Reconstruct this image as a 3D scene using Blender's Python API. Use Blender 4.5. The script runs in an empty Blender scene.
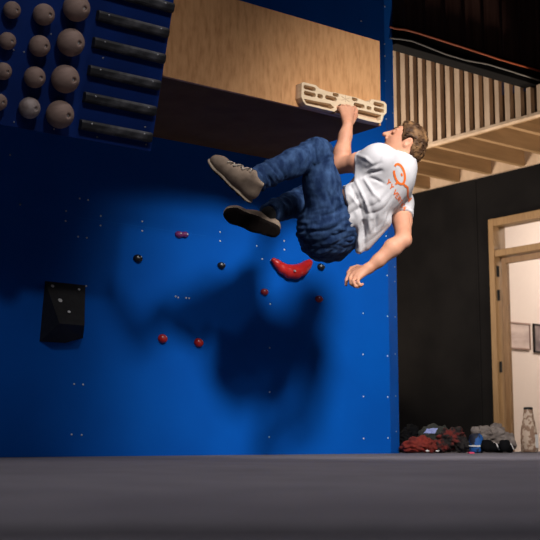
import bpy, bmesh, math, random
import numpy as np
from mathutils import Vector, Matrix, noise
from mathutils.bvhtree import BVHTree

random.seed(7)
C = bpy.context.scene.collection
R3 = lambda *a: np.array(a, dtype=float)

# ------------------------------------------------------------------ camera
F = 1130.0                       # focal length in pixels
PITCH = math.atan(170.0 / F)
CP, SP = math.cos(PITCH), math.sin(PITCH)
TH = math.radians(52.3)          # the blue wall recedes to the right
CAM = R3(0, 0, 0.085)
FW = R3(math.cos(TH), math.sin(TH), 0)
RT = R3(math.sin(TH), -math.cos(TH), 0)
UPZ = R3(0, 0, 1)


def ray(px, py):
    v = (270 - py) / F
    d = CP - SP * v
    return FW + RT * ((px - 270) / F / d) + UPZ * ((SP + CP * v) / d)


def at(px, py, t):
    return CAM + ray(px, py) * t


def onplane(px, py, p0, n):
    d = ray(px, py)
    return CAM + d * (np.dot(np.asarray(p0) - CAM, n) / np.dot(d, n))


def onY(px, py, Y):
    d = ray(px, py)
    return CAM + d * (Y / d[1])


def onX(px, py, X):
    d = ray(px, py)
    return CAM + d * (X / d[0])


def W(lat, t, z):
    p = FW * t + RT * lat
    return R3(p[0], p[1], z)


def nrm(v):
    v = np.asarray(v, float)
    return v / np.linalg.norm(v)


cam_d = bpy.data.cameras.new('camera')
cam = bpy.data.objects.new('camera', cam_d)
C.objects.link(cam)
cam_d.sensor_width = 36
cam_d.lens = F / 540 * 36
f3 = FW * CP + UPZ * SP
u3 = UPZ * CP - FW * SP
cam.matrix_world = Matrix(((RT[0], u3[0], -f3[0], CAM[0]), (RT[1], u3[1], -f3[1], CAM[1]),
                           (RT[2], u3[2], -f3[2], CAM[2]), (0, 0, 0, 1)))
cam_d.clip_start = 0.02
cam_d.dof.use_dof = True
cam_d.dof.focus_distance = 5.9
cam_d.dof.aperture_fstop = 5.0
bpy.context.scene.camera = cam
vs = bpy.context.scene.view_settings
vs.view_transform = 'Standard'
vs.look = 'None'
vs.gamma = 1
vs.exposure = 0
vs.use_curve_mapping = False


# ------------------------------------------------------------------ materials
def srgb(r, g, b):
    f = lambda c: ((c / 255 + 0.055) / 1.055) ** 2.4 if c > 10 else c / 255 / 12.92
    return (f(r), f(g), f(b), 1)


def mat(name, col, rough=0.6, metal=0.0, col2=None, scale=8, stretch=(1, 1, 1), bump=0.0, bscale=60,
        detail=4, ramp=(0.35, 0.65), spec=0.5, sss=0.0, trans=0.0, sheen=0.0):
    m = bpy.data.materials.new(name)
    m.use_nodes = True
    nt = m.node_tree
    b = nt.nodes['Principled BSDF']
    b.inputs['Base Color'].default_value = col
    b.inputs['Roughness'].default_value = rough
    b.inputs['Metallic'].default_value = metal
    b.inputs['Specular IOR Level'].default_value = spec
    if sheen:
        b.inputs['Sheen Weight'].default_value = sheen
    if sss:
        b.inputs['Subsurface Weight'].default_value = sss
        b.inputs['Subsurface Radius'].default_value = (0.012, 0.005, 0.003)
        b.inputs['Subsurface Scale'].default_value = 1.0
    if trans:
        b.inputs['Transmission Weight'].default_value = trans
    tc = nt.nodes.new('ShaderNodeTexCoord')
    mp = nt.nodes.new('ShaderNodeMapping')
    mp.inputs['Scale'].default_value = stretch
    nt.links.new(tc.outputs['Object'], mp.inputs['Vector'])
    if col2 is not None:
        n = nt.nodes.new('ShaderNodeTexNoise')
        n.inputs['Scale'].default_value = scale
        n.inputs['Detail'].default_value = detail
        nt.links.new(mp.outputs[0], n.inputs['Vector'])
        r = nt.nodes.new('ShaderNodeValToRGB')
        r.color_ramp.elements[0].position = ramp[0]
        r.color_ramp.elements[1].position = ramp[1]
        r.color_ramp.elements[0].color = col
        r.color_ramp.elements[1].color = col2
        nt.links.new(n.outputs[0], r.inputs[0])
        nt.links.new(r.outputs[0], b.inputs['Base Color'])
    if bump:
        n2 = nt.nodes.new('ShaderNodeTexNoise')
        n2.inputs['Scale'].default_value = bscale
        n2.inputs['Detail'].default_value = 3
        nt.links.new(mp.outputs[0], n2.inputs['Vector'])
        bp = nt.nodes.new('ShaderNodeBump')
        bp.inputs['Strength'].default_value = bump
        bp.inputs['Distance'].default_value = 0.01
        nt.links.new(n2.outputs[0], bp.inputs['Height'])
        nt.links.new(bp.outputs[0], b.inputs['Normal'])
    return m


def plywood(name, c1, c2, c3, rough=0.45, stretch=(1.2, 1.2, 4.5), rot=0.0):
    m = bpy.data.materials.new(name)
    m.use_nodes = True
    nt = m.node_tree
    b = nt.nodes['Principled BSDF']
    b.inputs['Roughness'].default_value = rough
    tc = nt.nodes.new('ShaderNodeTexCoord')
    mp = nt.nodes.new('ShaderNodeMapping')
    mp.inputs['Scale'].default_value = stretch
    mp.inputs['Rotation'].default_value = (0, rot, 0)
    nt.links.new(tc.outputs['Object'], mp.inputs['Vector'])
    n0 = nt.nodes.new('ShaderNodeTexNoise')
    n0.inputs['Scale'].default_value = 1.3
    n0.inputs['Detail'].default_value = 2
    nt.links.new(mp.outputs[0], n0.inputs['Vector'])
    mul = nt.nodes.new('ShaderNodeMath')
    mul.operation = 'MULTIPLY'
    mul.inputs[1].default_value = 70
    nt.links.new(n0.outputs[0], mul.inputs[0])
    sn = nt.nodes.new('ShaderNodeMath')
    sn.operation = 'SINE'
    nt.links.new(mul.outputs[0], sn.inputs[0])
    n1 = nt.nodes.new('ShaderNodeTexNoise')
    n1.inputs['Scale'].default_value = 22
    n1.inputs['Detail'].default_value = 6
    nt.links.new(mp.outputs[0], n1.inputs['Vector'])
    ad = nt.nodes.new('ShaderNodeMath')
    ad.operation = 'MULTIPLY_ADD'
    ad.inputs[1].default_value = 0.085
    nt.links.new(sn.outputs[0], ad.inputs[0])
    nt.links.new(n1.outputs[0], ad.inputs[2])
    r = nt.nodes.new('ShaderNodeValToRGB')
    e = r.color_ramp.elements
    e[0].position, e[0].color = 0.22, c1
    e[1].position, e[1].color = 0.85, c3
    k = e.new(0.5)
    k.color = c2
    nt.links.new(ad.outputs[0], r.inputs[0])
    nt.links.new(r.outputs[0], b.inputs['Base Color'])
    return m


M = {}
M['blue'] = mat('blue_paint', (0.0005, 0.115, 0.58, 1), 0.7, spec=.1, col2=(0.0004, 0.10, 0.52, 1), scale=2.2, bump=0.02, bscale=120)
M['bluedark'] = mat('shaded_blue_paint', (0.003, 0.030, 0.20, 1), 0.7, spec=.2, col2=(0.002, 0.022, 0.15, 1), scale=4)  # same paint as the wall; weaker light on the board put into the colour
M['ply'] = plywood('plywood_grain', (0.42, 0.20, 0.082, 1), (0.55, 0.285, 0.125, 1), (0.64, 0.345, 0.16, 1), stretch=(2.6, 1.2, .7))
M['plyshade'] = mat('shaded_plywood', (0.17, 0.095, 0.05, 1), 0.8, spec=.1, col2=(0.13, 0.07, 0.038, 1), scale=6)  # plywood darkened so the shade under the box sits in the colour
M['hang'] = mat('pale_beech', (0.70, 0.55, 0.38, 1), 0.5, col2=(0.63, 0.48, 0.32, 1), scale=14, stretch=(1, 1, 6))
M['hangback'] = mat('shaded_beech', (0.55, 0.38, 0.25, 1), 0.6, col2=(0.48, 0.32, 0.20, 1), scale=14)  # darker copy of the beech, pocket shade put into the colour
M['etch'] = mat('etched_wood', (0.50, 0.38, 0.26, 1), 0.6)
M['ball'] = mat('greyed_wood', (0.36, 0.255, 0.215, 1), 0.7, spec=.2, col2=(0.26, 0.18, 0.15, 1), scale=7, stretch=(1, 1, 4), bump=0.15, bscale=40)
M['chalkball'] = mat('chalked_wood', (0.42, 0.35, 0.33, 1), 0.7, col2=(0.20, 0.145, 0.13, 1), scale=14, bump=0.4, bscale=25)
M['rung'] = mat('black_rung', (0.012, 0.013, 0.017, 1), 0.6, col2=(0.16, 0.16, 0.175, 1), scale=13, stretch=(0.8, 1, 1.6), ramp=(0.47, 0.85), detail=9)
M['bolt'] = mat('bright_steel', (0.75, 0.75, 0.75, 1), 0.5, 0.0)
M['boltdim'] = mat('dull_steel', (0.45, 0.45, 0.47, 1), 0.4, 0.5)
M['holdblack'] = mat('black_resin', (0.010, 0.010, 0.012, 1), 0.35)
M['holdred'] = mat('red_resin', (0.62, 0.022, 0.02, 1), 0.4, col2=(0.5, 0.015, 0.015, 1), scale=20)
M['holddark'] = mat('dark_red_resin', (0.28, 0.015, 0.02, 1), 0.4)
M['holdpurple'] = mat('purple_resin', (0.22, 0.03, 0.16, 1), 0.5)
M['volume'] = mat('black_grit', (0.016, 0.016, 0.018, 1), 0.8, col2=(0.024, 0.024, 0.026, 1), scale=30)
M['mat'] = mat('grey_vinyl', (0.20, 0.185, 0.21, 1), 0.8, spec=.2, col2=(0.165, 0.152, 0.175, 1), scale=5, bump=0.05, bscale=220)
M['blackwall'] = mat('black_panel', (0.0085, 0.0082, 0.0088, 1), 0.9, spec=.03, col2=(0.0115, 0.011, 0.0115, 1), scale=3)
M['cladding'] = mat('dark_cladding', (0.075, 0.036, 0.030, 1), 0.8, spec=.1, col2=(0.13, 0.065, 0.052, 1), scale=3, stretch=(6, 1, .4))
M['beam'] = mat('black_steel', (0.004, 0.004, 0.0045, 1), 0.8, spec=.1)
M['cable'] = mat('orange_cable', (0.50, 0.10, 0.03, 1), 0.5)
M['cablegrey'] = mat('grey_cable', (0.30, 0.29, 0.27, 1), 0.5)
M['slat'] = mat('pale_batten', (0.60, 0.45, 0.32, 1), 0.7, col2=(0.45, 0.325, 0.22, 1), scale=12, stretch=(1, 1, .3))
M['backing'] = mat('brown_backing', (0.13, 0.085, 0.045, 1), 0.8, col2=(0.085, 0.055, 0.028, 1), scale=7, stretch=(1, 1, .3))
M['joist'] = mat('joist_wood', (0.33, 0.20, 0.095, 1), 0.7, col2=(0.25, 0.15, 0.068, 1), scale=7, stretch=(.4, 3, 3))
M['frame'] = mat('oak_frame', (0.29, 0.175, 0.075, 1), 0.6, col2=(0.235, 0.135, 0.055, 1), scale=12, stretch=(4, 4, .5))
M['leafwood'] = mat('darker_oak', (0.22, 0.12, 0.05, 1), 0.5, col2=(0.17, 0.09, 0.035, 1), scale=12, stretch=(4, 4, .5))
M['cream'] = mat('cream_plaster', (0.72, 0.62, 0.545, 1), 0.9, col2=(0.69, 0.59, 0.52, 1), scale=2)
M['floor'] = mat('dark_concrete', (0.05, 0.048, 0.045, 1), 0.8, col2=(0.035, 0.033, 0.03, 1), scale=3)
M['ceil'] = mat('dark_ceiling', (0.015, 0.012, 0.011, 1), 0.9)
M['glass'] = mat('clear_glass', (1, 1, 1, 1), 0.02, trans=1.0)
M['pane'] = mat('blue_pane', (0.10, 0.14, 0.30, 1), 0.2)
M['hinge'] = mat('black_hinge', (0.01, 0.01, 0.01, 1), 0.4, 0.6)
M['skin'] = mat('skin', (0.62, 0.315, 0.205, 1), 0.55, spec=.3, col2=(0.53, 0.245, 0.155, 1), scale=14, sss=0.08)
M['lip'] = mat('lip', (0.48, 0.17, 0.13, 1), 0.45)
M['eye'] = mat('eye_dark', (0.10, 0.05, 0.035, 1), 0.3)
M['hair'] = mat('sandy_hair', (0.050, 0.024, 0.012, 1), 0.6, spec=.2, col2=(0.26, 0.14, 0.062, 1), scale=24, stretch=(1, 1, 1), ramp=(.42, .7), bump=0.6, bscale=70)
M['shirt'] = mat('white_cotton', (0.57, 0.56, 0.585, 1), 0.95, spec=.1, col2=(0.53, 0.52, 0.55, 1), scale=5, bump=0.05, bscale=200)
M['print'] = mat('orange_print', (0.80, 0.16, 0.02, 1), 0.7)
M['jeans'] = mat('denim', (0.008, 0.021, 0.066, 1), 0.85, spec=.1, col2=(0.045, 0.092, 0.205, 1), scale=28, stretch=(1, 1, .6), ramp=(.36, .78), bump=0.1, bscale=250, detail=8)
M['stitch'] = mat('pale_stitch', (0.20, 0.28, 0.45, 1), 0.8)
M['sock'] = mat('black_sock', (0.008, 0.008, 0.010, 1), 0.9)
M['shoe'] = mat('taupe_suede', (0.27, 0.205, 0.155, 1), 0.9, spec=.15, col2=(0.15, 0.11, 0.085, 1), scale=16, ramp=(.42, .72), bump=0.1)
M['sole'] = mat('shoe_sole', (0.34, 0.27, 0.20, 1), 0.8)
M['tread'] = mat('dark_tread', (0.011, 0.008, 0.007, 1), 0.9, spec=.1)
M['lace'] = mat('pale_lace', (0.42, 0.37, 0.31, 1), 0.8)
M['lacedark'] = mat('brown_lace', (0.07, 0.05, 0.04, 1), 0.8)
M['clothred'] = mat('red_cloth', (0.27, 0.026, 0.014, 1), 0.85, col2=(0.13, 0.012, 0.008, 1), scale=14, bump=.2, bscale=40)
M['clothmaroon'] = mat('maroon_cloth', (0.17, 0.017, 0.013, 1), 0.85, col2=(0.010, 0.007, 0.007, 1), scale=11, ramp=(.36, .46))
M['clotholive'] = mat('olive_cloth', (0.040, 0.042, 0.035, 1), 0.9, col2=(0.022, 0.024, 0.020, 1), scale=14)
M['clothblack'] = mat('black_cloth', (0.007, 0.007, 0.008, 1), 0.9, spec=.1, col2=(0.004, 0.004, 0.005, 1), scale=14)
M['clothgrey'] = mat('grey_cloth', (0.24, 0.20, 0.18, 1), 0.9, col2=(0.13, 0.105, 0.095, 1), scale=18)
M['clothblue'] = mat('blue_cloth', (0.012, 0.10, 0.36, 1), 0.7, col2=(0.008, 0.012, 0.03, 1), scale=17, ramp=(.46, .52))
M['patch'] = mat('lavender_patch', (0.33, 0.38, 0.72, 1), 0.8)
M['white'] = mat('white_plastic', (0.72, 0.70, 0.68, 1), 0.6)
M['camo'] = mat('camouflage_cover', (0.30, 0.18, 0.12, 1), 0.8, col2=(0.60, 0.46, 0.35, 1), scale=30, ramp=(.46, .54), detail=3)
M['cap'] = mat('black_cap', (0.01, 0.01, 0.01, 1), 0.4)
M['pink'] = mat('pink_tape', (0.75, 0.06, 0.16, 1), 0.7)
M['paper'] = mat('print_paper', (0.62, 0.50, 0.44, 1), 0.8, col2=(0.36, 0.27, 0.24, 1), scale=2.5, stretch=(1, 1, 3))
M['paperdark'] = mat('dark_print', (0.12, 0.09, 0.09, 1), 0.8, col2=(0.30, 0.24, 0.22, 1), scale=5)
M['pframe'] = mat('brown_frame', (0.30, 0.19, 0.15, 1), 0.6)
M['lamp'] = mat('lamp_housing', (0.02, 0.02, 0.02, 1), 0.5)

# ------------------------------------------------------------------ object helpers
LOC = {}


def link(o, parent):
    C.objects.link(o)
    if parent is not None:
        o.parent = parent


def thing(name, loc, label, cat, group=None):
    o = bpy.data.objects.new(name, None)
    o.empty_display_size = 0.05
    link(o, None)
    o.location = tuple(loc)
    LOC[o.name] = np.asarray(loc, float)
    o['label'] = label
    o['category'] = cat
    if group:
        o['group'] = group
    return o


def tag(o, label, cat, group=None):
    o['label'] = label
    o['category'] = cat
    if group:
        o['group'] = group
    return o


def mk(name, V, Fc, m, parent=None, smooth=False, bevel=0.0, origin=None, mi=None):
    V = np.asarray(V, float)
    if parent is not None:
        base = LOC[parent.name]
    elif origin is not None:
        base = np.asarray(origin, float)
    else:
        base = np.array([(V[:, 0].min() + V[:, 0].max()) / 2, (V[:, 1].min() + V[:, 1].max()) / 2, V[:, 2].min()])
    me = bpy.data.meshes.new(name)
    Fl = [tuple(int(i) for i in f) for f in Fc] if not isinstance(Fc, np.ndarray) else Fc.tolist()
    me.from_pydata((V - base).tolist(), [], Fl)
    mats = m if isinstance(m, (list, tuple)) else [m]
    for q in mats:
        me.materials.append(q)
    if mi is not None:
        me.polygons.foreach_set('material_index', np.asarray(mi, dtype=np.int32))
    if bevel:
        bm = bmesh.new()
        bm.from_mesh(me)
        bmesh.ops.remove_doubles(bm, verts=bm.verts, dist=1e-6)
        ed = [e for e in bm.edges if len(e.link_faces) == 2 and e.calc_face_angle(0) > 0.5]
        bmesh.ops.bevel(bm, geom=ed, offset=bevel, segments=2, profile=0.6, affect='EDGES', clamp_overlap=True)
        bm.to_mesh(me)
        bm.free()
    if smooth:
        me.polygons.foreach_set('use_smooth', [True] * len(me.polygons))
    me.update()
    o = bpy.data.objects.new(name, me)
    link(o, parent)
    if parent is None:
        o.location = tuple(base)
        LOC[o.name] = base
    else:
        LOC[o.name] = base
    return o


class MB:
    def __init__(s):
        s.V = []
        s.F = []

    def add(s, V, Fc):
        o = len(s.V)
        s.V += [tuple(v) for v in V]
        s.F += [tuple(i + o for i in f) for f in Fc]
        return s

    def box(s, lo, hi):
        x0, y0, z0 = lo
        x1, y1, z1 = hi
        return s.add([(x0, y0, z0), (x1, y0, z0), (x1, y1, z0), (x0, y1, z0), (x0, y0, z1), (x1, y0, z1), (x1, y1, z1), (x0, y1, z1)],
                     [(0, 3, 2, 1), (4, 5, 6, 7), (0, 1, 5, 4), (1, 2, 6, 5), (2, 3, 7, 6), (3, 0, 4, 7)])

    def obox(s, c, ax, half):
        c = np.asarray(c)
        V = []
        for z in (-1, 1):
            for x, y in ((-1, -1), (1, -1), (1, 1), (-1, 1)):
                V.append(c + ax[0] * half[0] * x + ax[1] * half[1] * y + ax[2] * half[2] * z)
        Fc = [(0, 3, 2, 1), (4, 5, 6, 7), (0, 1, 5, 4), (1, 2, 6, 5), (2, 3, 7, 6), (3, 0, 4, 7)]
        if np.dot(np.cross(ax[0], ax[1]), ax[2]) < 0:
            Fc = [f[::-1] for f in Fc]
        return s.add(V, Fc)

    def prism(s, poly, ext):
        n = len(poly)
        P = [np.asarray(p) for p in poly]
        ext = np.asarray(ext)
        nn = sum((np.cross(P[i] - P[0], P[(i + 1) % n] - P[0]) for i in range(1, n - 1)), np.zeros(3))
        if np.dot(nn, ext) > 0:
            P = P[::-1]
        return s.add(P + [p + ext for p in P],
                     [tuple(range(n)), tuple(range(2 * n - 1, n - 1, -1))] +
                     [(i, i + n, (i + 1) % n + n, (i + 1) % n) for i in range(n)])

    def lathe(s, org, axis, prof, seg=20):
        """prof: list of (distance along axis, radius)"""
        axis = nrm(axis)
        a = nrm(np.cross(axis, (0.3, 0.8, 0.5)))
        b = np.cross(axis, a)
        V = []
        for h, r in prof:
            for k in range(seg):
                t = 2 * math.pi * k / seg
                V.append(np.asarray(org) + axis * h + (a * math.cos(t) + b * math.sin(t)) * max(r, 1e-5))
        Fc = []
        for i in range(len(prof) - 1):
            for k in range(seg):
                k2 = (k + 1) % seg
                Fc.append((i * seg + k, i * seg + k2, (i + 1) * seg + k2, (i + 1) * seg + k))
        Fc.append(tuple(range(seg - 1, -1, -1)))
        Fc.append(tuple((len(prof) - 1) * seg + k for k in range(seg)))
        return s.add(V, Fc)

    def tube(s, pts, rad, seg=8):
        P = [np.asarray(p, float) for p in pts]
        n = len(P)
        rr = rad if isinstance(rad, (list, tuple)) else [rad] * n
        V = []
        prev = None
        for i in range(n):
            d = nrm(P[min(i + 1, n - 1)] - P[max(i - 1, 0)])
            if prev is None:
                a = nrm(np.cross(d, (0.31, 0.77, 0.55)))
            else:
                a = nrm(prev - d * np.dot(prev, d))
            prev = a
            b = np.cross(d, a)
            for k in range(seg):
                t = 2 * math.pi * k / seg
                V.append(P[i] + (a * math.cos(t) + b * math.sin(t)) * rr[i])
        Fc = []
        for i in range(n - 1):
            for k in range(seg):
                k2 = (k + 1) % seg
                Fc.append((i * seg + k, i * seg + k2, (i + 1) * seg + k2, (i + 1) * seg + k))
        Fc.append(tuple(range(seg - 1, -1, -1)))
        Fc.append(tuple((n - 1) * seg + k for k in range(seg)))
        return s.add(V, Fc)

    def build(s, name, m, parent=None, **k):
        return mk(name, s.V, s.F, m, parent, **k)


def struct(o):
    o['kind'] = 'structure'
    return o


# ------------------------------------------------------------------ signed distance modelling
class SDF:
    def __init__(s, lo, hi, h):
        s.lo = np.asarray(lo, float)
        s.h = h
        s.n = np.ceil((np.asarray(hi) - s.lo) / h).astype(int) + 1
        s.D = np.full(s.n, 0.15, dtype=np.float32)

    def block(s, lo, hi):
        a = np.clip(np.floor((lo - s.lo) / s.h).astype(int), 0, s.n)
        b = np.clip(np.ceil((hi - s.lo) / s.h).astype(int) + 1, 0, s.n)
        g = [(s.lo[i] + np.arange(a[i], b[i]) * s.h).astype(np.float32) for i in range(3)]
        sl = tuple(slice(a[i], b[i]) for i in range(3))
        return sl, g[0][:, None, None], g[1][None, :, None], g[2][None, None, :]

    def comb(s, sl, d, k, op):
        A = s.D[sl]
        if op == 'add':
            if k > 0:
                hh = np.maximum(k - np.abs(A - d), 0) / k
                s.D[sl] = np.minimum(A, d) - hh * hh * k * 0.25
            else:
                s.D[sl] = np.minimum(A, d)
        else:
            d = -d
            if k > 0:
                hh = np.maximum(k - np.abs(A - d), 0) / k
                s.D[sl] = np.maximum(A, d) + hh * hh * k * 0.25
            else:
                s.D[sl] = np.maximum(A, d)

    def cap(s, a, b, ra, rb, k=0.02, flat=None, op='add'):
        a = np.asarray(a, float)
        b = np.asarray(b, float)
        m = max(ra, rb) * 1.05 + k + 0.03
        if flat is not None and flat[1] > 1:
            m *= flat[1]
        sl, X, Y, Z = s.block(np.minimum(a, b) - m, np.maximum(a, b) + m)
        px, py, pz = X - a[0], Y - a[1], Z - a[2]
        ba = b - a
        if flat is not None:
            w = nrm(flat[0])
            q = (px * w[0] + py * w[1] + pz * w[2]) * (1 / flat[1] - 1)
            px, py, pz = px + w[0] * q, py + w[1] * q, pz + w[2] * q
            ba = ba + w * np.dot(ba, w) * (1 / flat[1] - 1)
        L = max(np.dot(ba, ba), 1e-9)
        t = np.clip((px * ba[0] + py * ba[1] + pz * ba[2]) / L, 0, 1)
        d = np.sqrt((px - t * ba[0]) ** 2 + (py - t * ba[1]) ** 2 + (pz - t * ba[2]) ** 2) - (ra + (rb - ra) * t)
        s.comb(sl, d.astype(np.float32), k, op)
        return s

    def chain(s, pts, k=0.02, flat=None):
        for (a, ra), (b, rb) in zip(pts[:-1], pts[1:]):
            s.cap(a, b, ra, rb, k, flat)
        return s

    def ell(s, c, ax, r, k=0.02, op='add'):
        c = np.asarray(c, float)
        m = max(r) + k + 0.03
        sl, X, Y, Z = s.block(c - m, c + m)
        px, py, pz = X - c[0], Y - c[1], Z - c[2]
        q0 = q1 = 0
        for w, rr in zip(ax, r):
            w = nrm(w)
            e = px * w[0] + py * w[1] + pz * w[2]
            q0 = q0 + (e / rr) ** 2
            q1 = q1 + (e / rr ** 2) ** 2
        q0 = np.sqrt(q0)
        d = q0 * (q0 - 1) / np.maximum(np.sqrt(q1), 1e-6)
        s.comb(sl, d.astype(np.float32), k, op)
        return s

    def cut(s, p, n, k=0.0, lo=None, hi=None):
        """remove what lies on the +n side of the plane (inside the box lo..hi)"""
        n = nrm(n)
        lo = s.lo if lo is None else np.asarray(lo)
        hi = s.lo + s.n * s.h if hi is None else np.asarray(hi)
        sl, X, Y, Z = s.block(lo, hi)
        d = -((X - p[0]) * n[0] + (Y - p[1]) * n[1] + (Z - p[2]) * n[2])
        s.comb(sl, np.broadcast_to(d, s.D[sl].shape).astype(np.float32), k, 'sub')
        return s

    def mesh(s):
        D = s.D.copy()
        for ax in range(3):
            sl = [slice(None)] * 3
            for e in (0, -1):
                sl[ax] = e
                D[tuple(sl)] = np.maximum(D[tuple(sl)], 1e-4)
        I = D < 0
        n = np.array(D.shape)
        cs = [(i, j, k) for i in (0, 1) for j in (0, 1) for k in (0, 1)]
        sub = lambda A, c: A[c[0]:n[0] - 1 + c[0], c[1]:n[1] - 1 + c[1], c[2]:n[2] - 1 + c[2]]
        anyi = np.zeros(n - 1, bool)
        alli = np.ones(n - 1, bool)
        for c in cs:
            q = sub(I, c)
            anyi |= q
            alli &= q
        idx = np.argwhere(anyi & ~alli)
        vals = {c: D[idx[:, 0] + c[0], idx[:, 1] + c[1], idx[:, 2] + c[2]] for c in cs}
        acc = np.zeros((len(idx), 3))
        cnt = np.zeros(len(idx))
        for c in cs:
            for ax in range(3):
                if c[ax] == 0:
                    e = list(c)
                    e[ax] = 1
                    va, vb = vals[c], vals[tuple(e)]
                    mk_ = (va < 0) != (vb < 0)
                    t = np.where(mk_, va / np.where(mk_, va - vb, 1), 0)
                    p = np.tile(np.array(c, float), (len(idx), 1))
                    p[:, ax] += t
                    acc[mk_] += p[mk_]
                    cnt[mk_] += 1
        V = (idx + acc / cnt[:, None]) * s.h + s.lo
        mp = np.full(n - 1, -1, dtype=np.int32)
        mp[idx[:, 0], idx[:, 1], idx[:, 2]] = np.arange(len(idx))
        faces = []
        for ax in range(3):
            a = [slice(None)] * 3
            b = [slice(None)] * 3
            a[ax] = slice(0, -1)
            b[ax] = slice(1, None)
            ia, ib = I[tuple(a)], I[tuple(b)]
            ed = np.argwhere(ia != ib)
            sg = ia[ed[:, 0], ed[:, 1], ed[:, 2]]
            u, v = (ax + 1) % 3, (ax + 2) % 3
            ok = (ed[:, u] > 0) & (ed[:, v] > 0) & (ed[:, u] < n[u] - 1) & (ed[:, v] < n[v] - 1)
            ed, sg = ed[ok], sg[ok]
            q = []
            for du, dv in ((-1, -1), (0, -1), (0, 0), (-1, 0)):
                e = ed.copy()
                e[:, u] += du
                e[:, v] += dv
                q.append(mp[e[:, 0], e[:, 1], e[:, 2]])
            q = np.stack(q, 1)
            q[~sg] = q[~sg][:, ::-1]
            faces.append(q)
        Fq = np.concatenate(faces)
        return V, Fq


def vnormals(V, Fq):
    fn = np.cross(V[Fq[:, 2]] - V[Fq[:, 0]], V[Fq[:, 3]] - V[Fq[:, 1]])
    N = np.zeros_like(V)
    for i in range(4):
        np.add.at(N, Fq[:, i], fn)
    return N / np.maximum(np.linalg.norm(N, axis=1), 1e-12)[:, None]


def smooth(V, Fq, it=2, lam=0.5):
    for _ in range(it):
        A = np.zeros_like(V)
        c = np.zeros(len(V))
        for i in range(4):
            j = (i + 1) % 4
            np.add.at(A, Fq[:, i], V[Fq[:, j]])
            np.add.at(A, Fq[:, j], V[Fq[:, i]])
            np.add.at(c, Fq[:, i], 1)
            np.add.at(c, Fq[:, j], 1)
        V = V + lam * (A / np.maximum(c, 1)[:, None] - V)
    return V


def nz(P, seed=0.0):
    return np.array([noise.noise(Vector((p[0] + seed, p[1] + seed * 1.7, p[2] - seed))) for p in P])


def folds(V, Fq, amp, f):
    """displace along the normals by f(V) (an array), scaled"""
    N = vnormals(V, Fq)
    return V + N * (amp * f(V))[:, None]


def blob(name, V, Fq, m, parent=None, it=2, **k):
    return mk(name, smooth(V, Fq, it), Fq, m, parent, smooth=True, **k)


# ================================================================== THE SETTING
YW = onplane(271, 162, at(271, 162, 6.74), R3(0, 1, 0))[1]      # blue wall plane
BR = at(381, 126, 6.0)                                           # box, front bottom right corner
YB, XB, ZB = BR[1], BR[0], BR[2]
ZT = onY(381, 41.5, YB)[2]
XBL = onY(163, 77, YB)[0]
XBLACK = 8.05
XSLAT = XBLACK * ((ray(480, 178)[2] / ray(480, 178)[0]) / (ray(480, 133)[2] / ray(480, 133)[0]))
ZFL = -0.30
XW1 = onY(388.5, 300, YW)[0]

# blue wall, three joined sheets
wb = MB()
wb.box((-1.0, YW, ZFL), (XW1, YW + 0.12, 4.2))
wall_back = struct(wb.build('wall_back', M['blue']))
sd = nrm((math.cos(math.radians(31)), math.sin(math.radians(31)), 0))
sn_ = R3(sd[1], -sd[0], 0)
p0 = R3(XW1, YW, 0)
d = ray(397, 300)
tt = np.linalg.solve(np.array([[d[0], -sd[0]], [d[1], -sd[1]]]), (p0 - CAM)[:2])
sl_ = tt[1]
st = MB()
a, b = p0, p0 + sd * sl_
st.prism([R3(a[0], a[1], ZFL), R3(b[0], b[1], ZFL), R3(b[0] - .02, b[1] + .12, ZFL), R3(a[0], a[1] + .12, ZFL)], (0, 0, 4.2 - ZFL))
trim_side = struct(st.build('trim_1', M['blue']))

main_bolts = [(79.6, 198.5), (88, 200), (66, 211), (65.5, 221), (100.7, 216), (100.4, 225.5), (78, 236.7), (86.7, 237.8), (142, 221.5),
              (142, 231), (220, 232), (220, 241), (175.5, 296.5), (178, 297.5), (186, 298), (189, 298.3), (86, 286), (74, 384), (83, 384.5),
              (71.5, 434.5), (81.5, 435), (269, 437), (284, 241), (284.4, 249.6), (256.7, 246), (262, 259), (270.7, 260.4), (270, 304),
              (269.6, 347.8), (269.6, 392), (363, 313.3), (363, 354.4), (363.3, 396.7), (363.5, 438.5), (387, 275.6), (387.4, 316.3),
              (387.4, 356), (387.6, 397), (387.8, 438), (386, 236), (384.5, 6), (361, 21), (384.5, 44), (384.8, 56), (385, 81), (386, 119), (10, 155), (20, 204.6), (385.5, 160)]
strip_bolts = [(393, 21), (393.2, 57), (392.6, 97), (392.4, 113), (394, 236), (394.4, 267), (394.6, 281.5), (394.8, 317), (395, 354), (395.6, 396), (396, 431.5)]


def bolt(parent, p, n, m, r=0.0062):
    MB().lathe(np.asarray(p), n, [(0, r), (r * .45, r), (r * .8, r * .6), (r * .8, 0)], 10).build('bolt', m, parent)


for px, py in main_bolts:
    dim = px < 60
    bolt(wall_back, onY(px, py, YW), R3(0, -1, 0), M['boltdim'] if dim else M['bolt'], 0.0052)
for px, py in strip_bolts:
    bolt(trim_side, onplane(px, py, p0, sn_), sn_, M['boltdim'], 0.005)

M['scuff'] = mat('scuffed_paint', (0.008, 0.15, 0.62, 1), 0.7, spec=.1)
qa, qb = onY(78, 217.5, YW - .0006), onY(206, 236, YW - .0006)
MB().add([qa + R3(0, 0, .0012), qa - R3(0, 0, .0012), qb - R3(0, 0, .0012), qb + R3(0, 0, .0012)], [(0, 1, 2, 3)]).build('scuff_line', M['scuff'], wall_back)

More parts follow.
